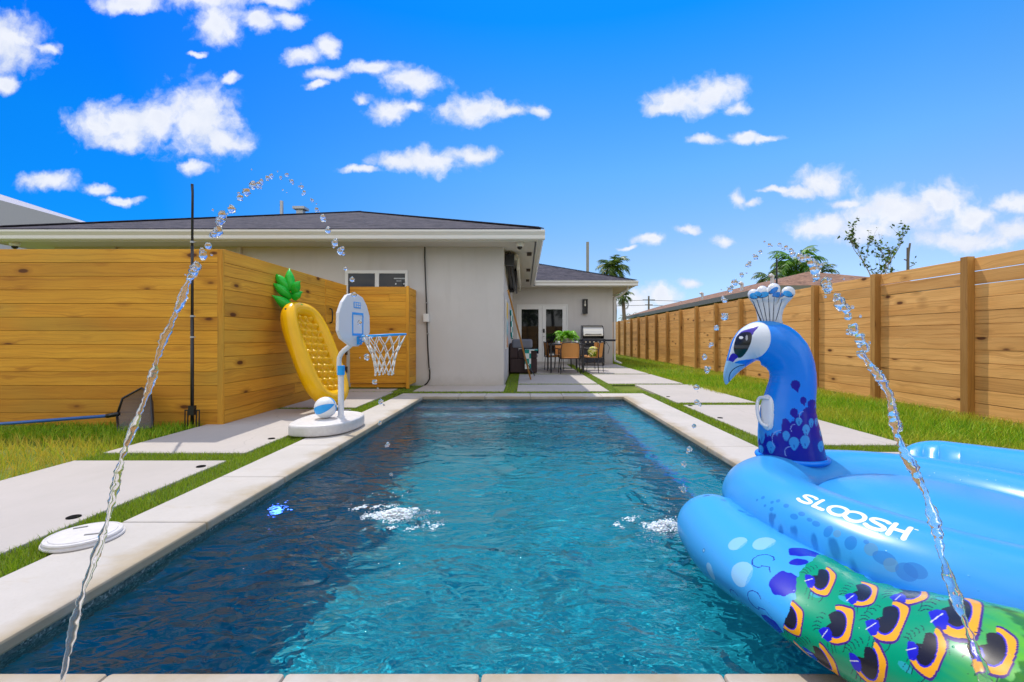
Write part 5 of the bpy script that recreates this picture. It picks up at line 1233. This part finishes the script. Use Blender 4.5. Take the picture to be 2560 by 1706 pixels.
ORANGE = (0.80,0.36,0.005); INK = (0.055,0.015,0.20); BLK = (0.012,0.010,0.016); GRN = np.array([0.0,0.26,0.125]); LIME = np.array([0.10,0.42,0.004]); BLUEP = (0.02,0.015,0.58)
# wings
def paint_wing(S, T, far=False):
    T = (T+0.578) % 1.156-0.578
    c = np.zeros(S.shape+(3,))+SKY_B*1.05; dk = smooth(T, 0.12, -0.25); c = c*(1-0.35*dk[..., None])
    for (s0, t0, a, b, rot) in ((0.605,0.174,0.030,0.040,0.3),(0.655,0.245,0.030,0.050,0.5),(0.725,0.077,0.045,0.058,0.2),(0.56,-0.02,0.03,0.04,0.4)):
        ds, dt = S-s0, T-t0; x_ = ds*math.cos(rot)+dt*math.sin(rot); y_ = -ds*math.sin(rot)+dt*math.cos(rot)
        m = (np.hypot(x_/a, y_/b)*(1+0.10*np.clip(x_/a,-1,1)) < 1) & (not far) & ~((x_ > a*0.6) & (np.abs(np.sin(y_*700)) > 0.5+0.4*(1-x_/a)))
        c[m] = c[m]*0.35+np.array([0.30,0.55,0.74])*0.65
    for (s0, t0, r_) in ((0.736,0.174,0.030),(0.811,0.015,0.030),(0.775,-0.11,0.032),(0.70,-0.06,0.026)):
        d = np.hypot((S-s0), (T-t0)*0.8); m = (np.abs(d-r_*(1+0.05*jag(S*3,T*3))) < 0.0016) & ((S-s0) < 0.022); c[m] = (0.01,0.03,0.30)
        m = (dline(S, T, [(s0+0.018,t0-0.02),(s0+0.04,t0-0.005),(s0+0.06,t0-0.02)])+0.001*jag(S*4,T*4) < 0.0016); c[m] = (0.01,0.03,0.30)
    gb = np.interp(T, [-0.5,-0.2,-0.10,-0.01,0.07,0.139,0.209,0.30,0.367,0.42], [0.82,0.84,0.875,0.905,0.91,0.895,0.85,0.80,0.748,0.73])
    gm = (S > gb+0.0035*jag(S,T*2)) & (T < 0.412) & (T > -0.5)
    for (s0, t0, a, b) in ((0.745,0.325,0.035,0.060),(0.850,0.150,0.038,0.050),(0.868,-0.045,0.030,0.035),(0.80,0.255,0.02,0.03)):
        d = np.hypot((S-s0)/a, (T-t0)/b)+0.16*jag(S*1.3,T*0.6); m = (d < 1); c[m] = (0.008,0.008,0.42)
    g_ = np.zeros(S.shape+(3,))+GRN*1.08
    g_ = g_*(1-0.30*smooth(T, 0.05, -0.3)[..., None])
    lm = np.clip(smooth(S, 1.16, 1.34)*0.9+0.18*jag(S*0.4,T*1.8)*smooth(S,1.12,1.3)-smooth(T,0.30,0.10)*0.35*smooth(S,1.5,1.2), 0, 1)
    lm = np.maximum(lm, (smooth(T,0.375,0.40)*(np.sin(T*20+S*60)*0.5+0.5) > 0.62)*0.8)
    g_ = g_*(1-lm[..., None])+LIME*lm[..., None]
    lt = (jag(S*0.35+3, T*0.5) > 0.93); g_[lt] = (0.02,0.33,0.38)
    c[gm] = g_[gm]
    EY = [(0.890,0.250,.80,0,(.00017,.00034,.00050,-.00060)),(0.9955,0.262,.85,-12,(.00016,.00034,.00048,-.00060)),(1.068,0.325,1.0,-22,(.00012,.00036,.00050,-.00065)),
          (0.9114,0.058,.85,0,(.00028,.00034,.00024,-.00052)),(1.0205,0.116,1.0,-15,(.00024,.00031,.00026,-.00048)),(1.1159,0.174,1.08,0,(.00020,.00028,.00026,-.00046)),
          (1.2068,0.262,1.32,-8,(.00016,.00025,.00032,-.00052)),(0.920,-0.105,.85,35,(.00034,.00036,.00025,-.00055)),(1.003,-0.045,1.0,25,(.00030,.00032,.00022,-.00050)),
          (1.125,0.030,1.05,25,(.00025,.00028,.00020,-.00046)),(1.2182,0.122,1.05,20,(.00018,.00024,.00018,-.00040)),(1.30,0.185,1.1,0,(.00018,.00022,.00016,-.00036)),
          (1.05,-0.19,1.0,25,(.00030,.00032,.00022,-.00050)),(1.19,-0.10,1.0,25,(.00028,.00030,.00022,-.00048)),(1.31,0.02,1.0,20,(.00025,.00028,.00020,-.00046)),(0.96,-0.24,.9,25,(.00030,.00032,.00022,-.00050)),
          (1.38,0.33,1.2,-8,(.00018,.00025,.00030,-.00050)),(1.46,0.12,1.1,0,(.00022,.00028,.00022,-.00046)),(1.33,-0.2,1.0,10,(.00028,.00030,.00022,-.00048)),(1.50,-0.08,1.0,10,(.00028,.00030,.00022,-.00048))]
    leaf = curve([(-40,-138),(30,-122),(78,-82),(118,-28),(108,40),(62,118),(20,152),(-40,140),(-100,108),(-150,58),(-168,20),(-176,-20),(-150,-78),(-100,-118),(-40,-138)], 6)
    for (s0, t0, k, rot, (a, b, c_, d_)) in EY:
        m0 = (np.abs(S-s0) < 0.16) & (np.abs(T-t0) < 0.22) & (T < 0.405) & (S > gb-0.004)
        if not m0.any(): continue
        k = k*0.90
        ds, dt = S[m0]-s0, T[m0]-t0; det = a*d_-b*c_
        x_ = (ds*d_-dt*c_)/det/k; y_ = (-ds*b+dt*a)/det/k
        r_ = math.radians(rot); x_, y_ = x_*math.cos(r_)+y_*math.sin(r_), -x_*math.sin(r_)+y_*math.cos(r_)
        sub = c[m0]; il = inpoly(x_, y_, leaf); dl = dline(x_, y_, leaf)
        brk = (x_+0.9*y_ < -62+9*np.sin(y_*0.16)+7*np.sin(x_*0.23)) & (x_ < 10)            # torn away corner
        low = (x_ < -60) & (y_ > 20)
        sub[(dl < 7.5) & ~brk] = INK; sub[il & (dl > 7) & ~brk] = ORANGE
        dd = np.hypot((x_+22)/84, (y_-2)/100); sub[(dd < 1.0) & ~brk] = BLUEP; disc = (dd < 0.90); sub[disc & ~(brk & (y_ < -20) & (x_ < -50))] = BLK
        wedge = inpoly(x_, y_, [(-168,-30),(-120,-28),(-78,-2),(-72,40),(-100,78),(-142,70),(-160,30)]); sub[wedge] = (0.012,0.010,0.48)
        sub[(dline(x_, y_, [(-165,22),(-96,8)]) < 3.2)] = (0.55,0.55,0.62)
        for (lx, ly, ex, ey, cur) in ((-150,-32,-210,-52,8),(-140,-44,-196,-78,8),(-118,-60,-170,-96,8),(-92,-78,-138,-112,8),(-66,-96,-104,-130,6),(-150,72,-186,112,-8),(-128,96,-160,140,-8),(-104,112,-128,152,-6),(-20,152,-70,178,-8)):
            q_ = curve([(lx,ly),((lx+ex)/2+cur*0.5,(ly+ey)/2-cur),(ex,ey)], 4); sub[(dline(x_, y_, q_) < 2.8+1.2*np.sin((x_+y_)*0.2))] = (0.008,0.02,0.05)
        c[m0] = sub
    sm = (np.abs(T-0.412-0.002*np.sin(S*40)) < 0.0016) & (S > 0.36) & (not far); c[sm] = (0.005,0.03,0.07)
    dv_ = np.hypot(S-0.484, T-0.05); c[dv_ < 0.011] = (0.03,0.22,0.50); c[dv_ < 0.005] = (0.25,0.5,0.7)
    return c
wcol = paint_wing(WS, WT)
# body: lettering along the near tube, printed spots and painted jet-droplet shadows below it
def paint_body():
    A, B = BA, BB; c = np.zeros(BP.shape)+SKY_B
    x_ = (A-1.307)/(1.798-1.307)*6.0; y_ = (B-(0.985-0.012*x_/6))/(0.275+0.055*x_/6)
    m0 = (x_ > -0.4) & (x_ < 6.6) & (y_ > -0.4) & (y_ < 1.5); xs, ys = x_[m0], y_[m0]; sub = c[m0]
    def S_(ox): return curve([(ox+0.90,0.84),(ox+0.72,0.93),(ox+0.42,0.94),(ox+0.16,0.86),(ox+0.12,0.68),(ox+0.32,0.56),(ox+0.66,0.46),(ox+0.88,0.33),(ox+0.84,0.14),(ox+0.56,0.06),(ox+0.26,0.07),(ox+0.04,0.17)], 5)
    def O_(cx): return [(cx+0.50*math.cos(a), 0.5+0.43*math.sin(a)) for a in np.linspace(0, 2*math.pi, 30)]
    X0 = xs*1.02
    d = np.minimum.reduce([dline(X0, ys, S_(0.0)), dline(X0, ys, [(1.25,0.97),(1.25,0.08),(1.85,0.08)]), dline(X0, ys, O_(2.55)), dline(X0, ys, O_(3.50)), dline(X0, ys, S_(4.18)), dline(X0, ys, [(5.35,0.98),(5.35,0.02)]), dline(X0, ys, [(6.02,0.98),(6.02,0.02)]), dline(X0, ys, [(5.35,0.5),(6.02,0.5)])])
    sub[d < 0.118] = WHITE_; sub[dline(X0, ys, [(6.22,0.96),(6.34,0.96)]) < 0.035] = WHITE_; c[m0] = sub
    for (a0, b0, ra, rb) in ((1.138,0.679,14,16),(1.211,0.679,12,14),(1.235,0.776,14,16),(1.295,0.752,18,18),(1.235,0.534,14,18),(1.368,0.606,25,22),(1.392,0.728,20,18),(1.441,0.679,16,14),(1.477,0.655,22,20),(1.538,0.606,20,42),(1.574,0.631,18,26),(1.634,0.558,26,46),(1.707,0.582,28,40),(1.755,0.509,45,40),(1.780,0.437,28,40),(1.828,0.412,40,50),(1.852,0.485,42,42),(1.683,0.679,12,14),(1.114,0.558,10,12),(1.186,0.534,10,12)):
        grey = ra in (18, 28) and rb in (26, 40, 16); d = np.hypot((A-a0)/(ra*0.00085), (B-b0)/(rb*0.0030)); m = d < 1
        c[m] = c[m]*0.35+np.array((0.10,0.26,0.42) if grey else (0.012,0.16,0.52))*0.65
    return c
bcol = paint_body()
# neck and head
def paint_neck():
    X_, Y_ = KX, KY; c = np.zeros(KP.shape)+MID_B
    hi = smooth(Y_, 900, 1150)*smooth(X_, 980, 700); c = c*(1-hi[..., None]*0.6)+np.array([0.02,0.30,0.72])*hi[..., None]*0.6
    c[Y_ < 420] = np.array([0.02,0.24,0.66])
    white = curve([(438,705),(462,610),(500,505),(560,430),(625,398),(690,396),(738,420),(764,475),(770,545),(748,612),(706,662),(650,692),(580,702),(520,712),(470,738),(438,740),(438,705)], 5)
    c[inpoly(X_, Y_, white)] = (0.66,0.71,0.78)
    c[inpoly(X_, Y_, curve([(500,518),(545,470),(610,448),(678,428),(650,470),(628,505),(590,482),(540,488),(500,518)], 4))] = (0.06,0.035,0.36)
    eye = curve([(500,520),(545,480),(600,474),(628,492),(628,540),(612,590),(585,640),(548,682),(515,686),(494,655),(484,600),(500,520)], 5)
    ie = inpoly(X_, Y_, eye); c[ie] = (0.012,0.012,0.016); c[ie & (Y_ > 615)] = (0.0,0.035,0.045); c[ie & (np.abs(Y_-596) < 13)] = (0.07,0.07,0.075); c[ie & (np.hypot((X_-545)/1.0, (Y_-520)/0.7) < 17)] = (0.7,0.72,0.75); c[ie & (np.hypot((X_-590)/0.4, Y_-522) < 22)] = (0.35,0.36,0.4)
    c[inpoly(X_, Y_, curve([(440,700),(462,660),(490,652),(520,680),(500,700),(474,728),(440,722),(440,700)], 4))] = (0.012,0.010,0.45)
    beak = inpoly(X_, Y_, [(300,722),(450,716),(500,735),(570,742),(560,800),(480,960),(300,960)]); c[beak] = (0.25,0.50,0.76)
    c[dline(X_, Y_, curve([(566,748),(520,760),(470,796),(444,848),(440,912)], 5)) < 3.6] = (0.01,0.02,0.06)
    low = np.interp(X_, [600,640,720,790,845,855,872,905,950,990,1040,1110,1200], [1420,1395,1300,1282,1262,1150,1165,1180,1128,1098,1075,1070,1060])
    jn = 9*np.sin(X_*0.11)+7*np.sin(X_*0.27+1)
    deep = Y_ > low+jn; c[deep] = DEEP
    c[(np.abs(Y_-low-jn) < 14) & (jag(X_*0.02, Y_*0.02) > 0.45)] = DEEP
    for (x0, y0, a, b) in ((945,885,34,36),(998,1003,22,28),(1058,1030,30,32),(935,1097,28,33),(1040,1100,48,48),(668,1118,12,22),(875,1180,24,36)):
        d = np.hypot((X_-x0)/a, (Y_-y0)/b*np.where(Y_ > y0, 1-0.0*X_, 1)); m = d*(1+0.06*np.sin(X_*0.4)) < 1; c[m] = DEEP
        c[inpoly(X_, Y_, [(x0-a*0.6,y0+b*0.6),(x0+a*0.7,y0+b*0.5),(x0+a*0.5,y0+b*1.65),(x0+a*0.1,y0+b*1.3)])] = DEEP
    for (x0, y0, a, b) in ((968,1160,24,28),(1053,1172,18,32),(1090,1170,13,28),(1018,1222,26,38),(880,1275,26,36),(935,1325,36,46),(1010,1310,34,46),(703,1315,24,50),(772,1380,32,44),(697,1422,20,32),(660,1355,16,30),(1125,1250,16,30),(1120,1350,24,36)):
        w_ = a*np.clip(1-np.maximum((Y_-y0)/(b*1.25), 0), 0, 1)**0.6; m = (np.abs(X_-x0) < w_*np.sqrt(np.clip(1-np.minimum((Y_-y0)/b, 0)**2, 0, 1))) & (Y_ < y0+b*1.25) & (Y_ > y0-b)
        c[m] = (0.025,0.27,0.66); c[m & (np.abs(X_-x0) < 1.6) & (Y_ > y0)] = DEEP
    for (x0, y0, r_, a0, a1) in ((852,1318,72,2.2,4.2),(942,1218,30,1.8,4.6),(910,1400,40,1.9,4.9),(1000,1120,30,0.6,1.9)):
        pts = [(x0+r_*math.cos(a), y0+r_*math.sin(a)*1.1) for a in np.linspace(a0*-1+math.pi*0+2*math.pi-0.6, 2*math.pi-a1-0.6, 16)]
        pts = [(x0-r_*abs(math.sin(t_))*1.0, y0-r_*math.cos(t_)*1.1) for t_ in np.linspace(0.1, 2.3, 16)]
        c[(dline(X_, Y_, pts) < 2.6) & (jag(X_*0.05, Y_*0.05) > -0.7)] = (0.20,0.34,0.72)
    c[Y_ > 1462] = MID_B*1.05
    c[np.abs(KO) < 0.0022] *= 0.75                                   # welded side seam
    return c
kcol = paint_neck()
body = grid_obj('body_ring', BP, bcol, pk)
SP, SU, SV = seat_mesh(); sc_ = np.zeros(SP.shape)+SKY_B*0.98; grid_obj('seat', SP, sc_, pk)
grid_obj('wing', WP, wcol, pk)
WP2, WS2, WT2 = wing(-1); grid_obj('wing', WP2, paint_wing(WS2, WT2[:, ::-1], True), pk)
nk = grid_obj('neck', KP, kcol, pk)
mb = MB(); c0_ = prof_pt(918, 1474); rng_ = [tuple(c0_+np.array([0.165*math.cos(a)*e1[0]-0.152*math.sin(a)*0.507, 0.165*math.cos(a)*e1[1]-0.152*math.sin(a)*0.862, 0])) for a in np.linspace(0, 2*math.pi, 60)]
mb.tube(rng_, 0.013, 10, cap=False); o = mb.build('neck_collar', M_PV, pk, smooth=True); set_attr(o, 'paint', np.zeros((len(o.data.vertices),3))+MID_B*1.1)
# crest: flattened fan with a scalloped top
lobes = [(632,152,46),(700,128,46),(787,116,50),(893,150,52)]
def ytop(x):
    y = 190.0
    for (cx, cy, r_) in lobes:
        if abs(x-cx) < r_: y = min(y, cy-math.sqrt(r_*r_-(x-cx)**2))
    return y
gi, gj = 150, 110; CXg = np.zeros((gj, gi)); CYg = np.zeros((gj, gi)); TH = np.zeros((gj, gi))
yr = [400,330,280,230,195,150,100]; xl = [668,660,650,628,604,586,590]; xr = [850,850,862,892,924,945,942]
for j in range(gj):
    f = j/(gj-1)
    for i in range(gi):
        u = i/(gi-1); xt = 587+(944-587)*u; yt = ytop(xt); y_ = 400+(yt-400)*f; a_ = np.interp(-y_, [-q for q in yr], xl); b_ = np.interp(-y_, [-q for q in yr], xr)
        x_ = a_+(b_-a_)*u; 
        if y_ < 190: x_ = x_*(1-smooth(np.array(190-y_), 0, 40)*0.9)+xt*smooth(np.array(190-y_), 0, 40)*0.9
        CXg[j, i] = x_; CYg[j, i] = y_
        e_ = max(0, 1-(2*u-1)**4)**0.5; top_ = max(0, 1-f**7)**0.5; rib = 0.80+0.20*abs(math.sin(math.pi*u*6)) if y_ > 200 else 0.72+0.28*abs(math.sin(math.pi*u*4))
        TH[j, i] = (0.030+0.012*smooth(np.array(230-y_), 0, 50))*e_*top_*rib*(0.6+0.4*min(1, f*5+0.4))
Pc = np.stack([NB[0]+e1[0]*(CXg-905)*KN, NB[1]+e1[1]*(CXg-905)*KN, 0.30+(1470-CYg)*KN*1.04], -1); Pc -= np.array([0,0,0.006])
nv = np.array([-0.507,-0.862,0.0]); Pf = Pc+nv*TH[..., None]; Pb = Pc-nv*TH[..., None]
full = np.concatenate([Pf, Pb[:, ::-1]], 1); FX = np.concatenate([CXg, CXg[:, ::-1]], 1); FY = np.concatenate([CYg, CYg[:, ::-1]], 1)
cc = np.zeros(full.shape)+np.array([0.62,0.66,0.72])
for (bx_, by_, tx_, ty_) in ((695,372,628,205),(715,378,662,200),(738,380,703,190),(760,380,748,170),(782,380,792,190),(804,372,850,200),(690,375,640,240)):
    cc[dline(FX, FY, [(bx_,by_),(tx_,ty_)]) < 2.6] = (0.01,0.02,0.05)
for (x0, y0, a, b, rot) in ((640,165,38,26,0.2),(712,160,46,24,-0.2),(790,128,40,20,-0.6),(820,165,44,22,0.0),(890,160,38,24,0.4),(670,150,30,20,0.5)):
    dx_, dy_ = FX-x0, FY-y0; q1 = dx_*math.cos(rot)+dy_*math.sin(rot); q2 = -dx_*math.sin(rot)+dy_*math.cos(rot); d = np.hypot(q1/a, q2/b)
    cc[(d < 1.12) & (FY > y0+b*0.3)] = (0.012,0.02,0.06); cc[d < 0.95] = (0.02,0.30,0.72) if a % 4 else (0.012,0.19,0.62)
mbc = MB(); mbc.grid(full); crest = mbc.build('crest', M_PV, pk, smooth=True); set_attr(crest, 'paint', cc.reshape(-1,3))
mb = MB(); a_ = prof_pt(668, 398); b_ = prof_pt(850, 398); mb.tube([tuple(np.array(a_)), tuple((np.array(a_)+b_)/2+np.array([-0.507,-0.862,0])*0.03), tuple(np.array(b_))], 0.007, 8); o = mb.build('crest_seam', M_PV, pk, smooth=True); set_attr(o, 'paint', np.zeros((len(o.data.vertices),3))+np.array([0.5,0.58,0.68]))
# grab handle on the near side of the neck
M_HAND = mat('white_vinyl', (0.72,0.74,0.76), 0.25, coat=0.3)
def on_neck(zx, zy, out=0.0):
    d = (KX-zx)**2+(KY-zy)**2+np.where(KO > 0, 0, 1e9); k = np.unravel_index(d.argmin(), d.shape); p = KP[k]; i, j = k
    t1 = KP[min(i+3, KP.shape[0]-1), j]-KP[i-3, j]; t2 = KP[i, min(j+3, KP.shape[1]-1)]-KP[i, j-3]; n_ = np.cross(t1, t2); n_ /= np.linalg.norm(n_)
    if n_ @ (np.array([0,0,0.9])-p) < 0: n_ = -n_
    return p+n_*out, n_
mb = MB(); G = np.zeros((40, 24, 3))
for i in range(40):
    for k in range(24):
        a = -1+2*i/39; b = -1+2*k/23; w_ = 46*(1-abs(a)**4)**0.5; p, n_ = on_neck(748+w_*b+0*a, 1118+138*a, 0.0); G[i, k] = p+n_*(0.001+0.012*max(0, 1-abs(a)**4)**0.5*max(0, 1-abs(b)**4)**0.5)
mb.grid(G); hd = mb.build('handle_pad', M_HAND, pk, smooth=True)
mb = MB(); pts = [on_neck(x_, y_, o_)[0] for x_, y_, o_ in ((768,1012,0.010),(735,1008,0.022),(716,1030,0.030),(711,1090,0.034),(716,1170,0.032),(730,1212,0.022),(762,1222,0.012))]; pts = [Vector(p) for p in pts]
sp_ = []
for i in range(len(pts)-1):
    for k in range(5): sp_.append(pts[i].lerp(pts[i+1], k/5))
sp_.append(pts[-1]); sm_ = [sp_[0]]+[(sp_[max(0,i-2)]+sp_[max(0,i-1)]+sp_[i]+sp_[min(len(sp_)-1,i+1)]+sp_[min(len(sp_)-1,i+2)])/5 for i in range(1, len(sp_)-1)]+[sp_[-1]]
mb.tube(sm_, 0.0085, 10); mb.build('handle', M_HAND, hd, smooth=True)
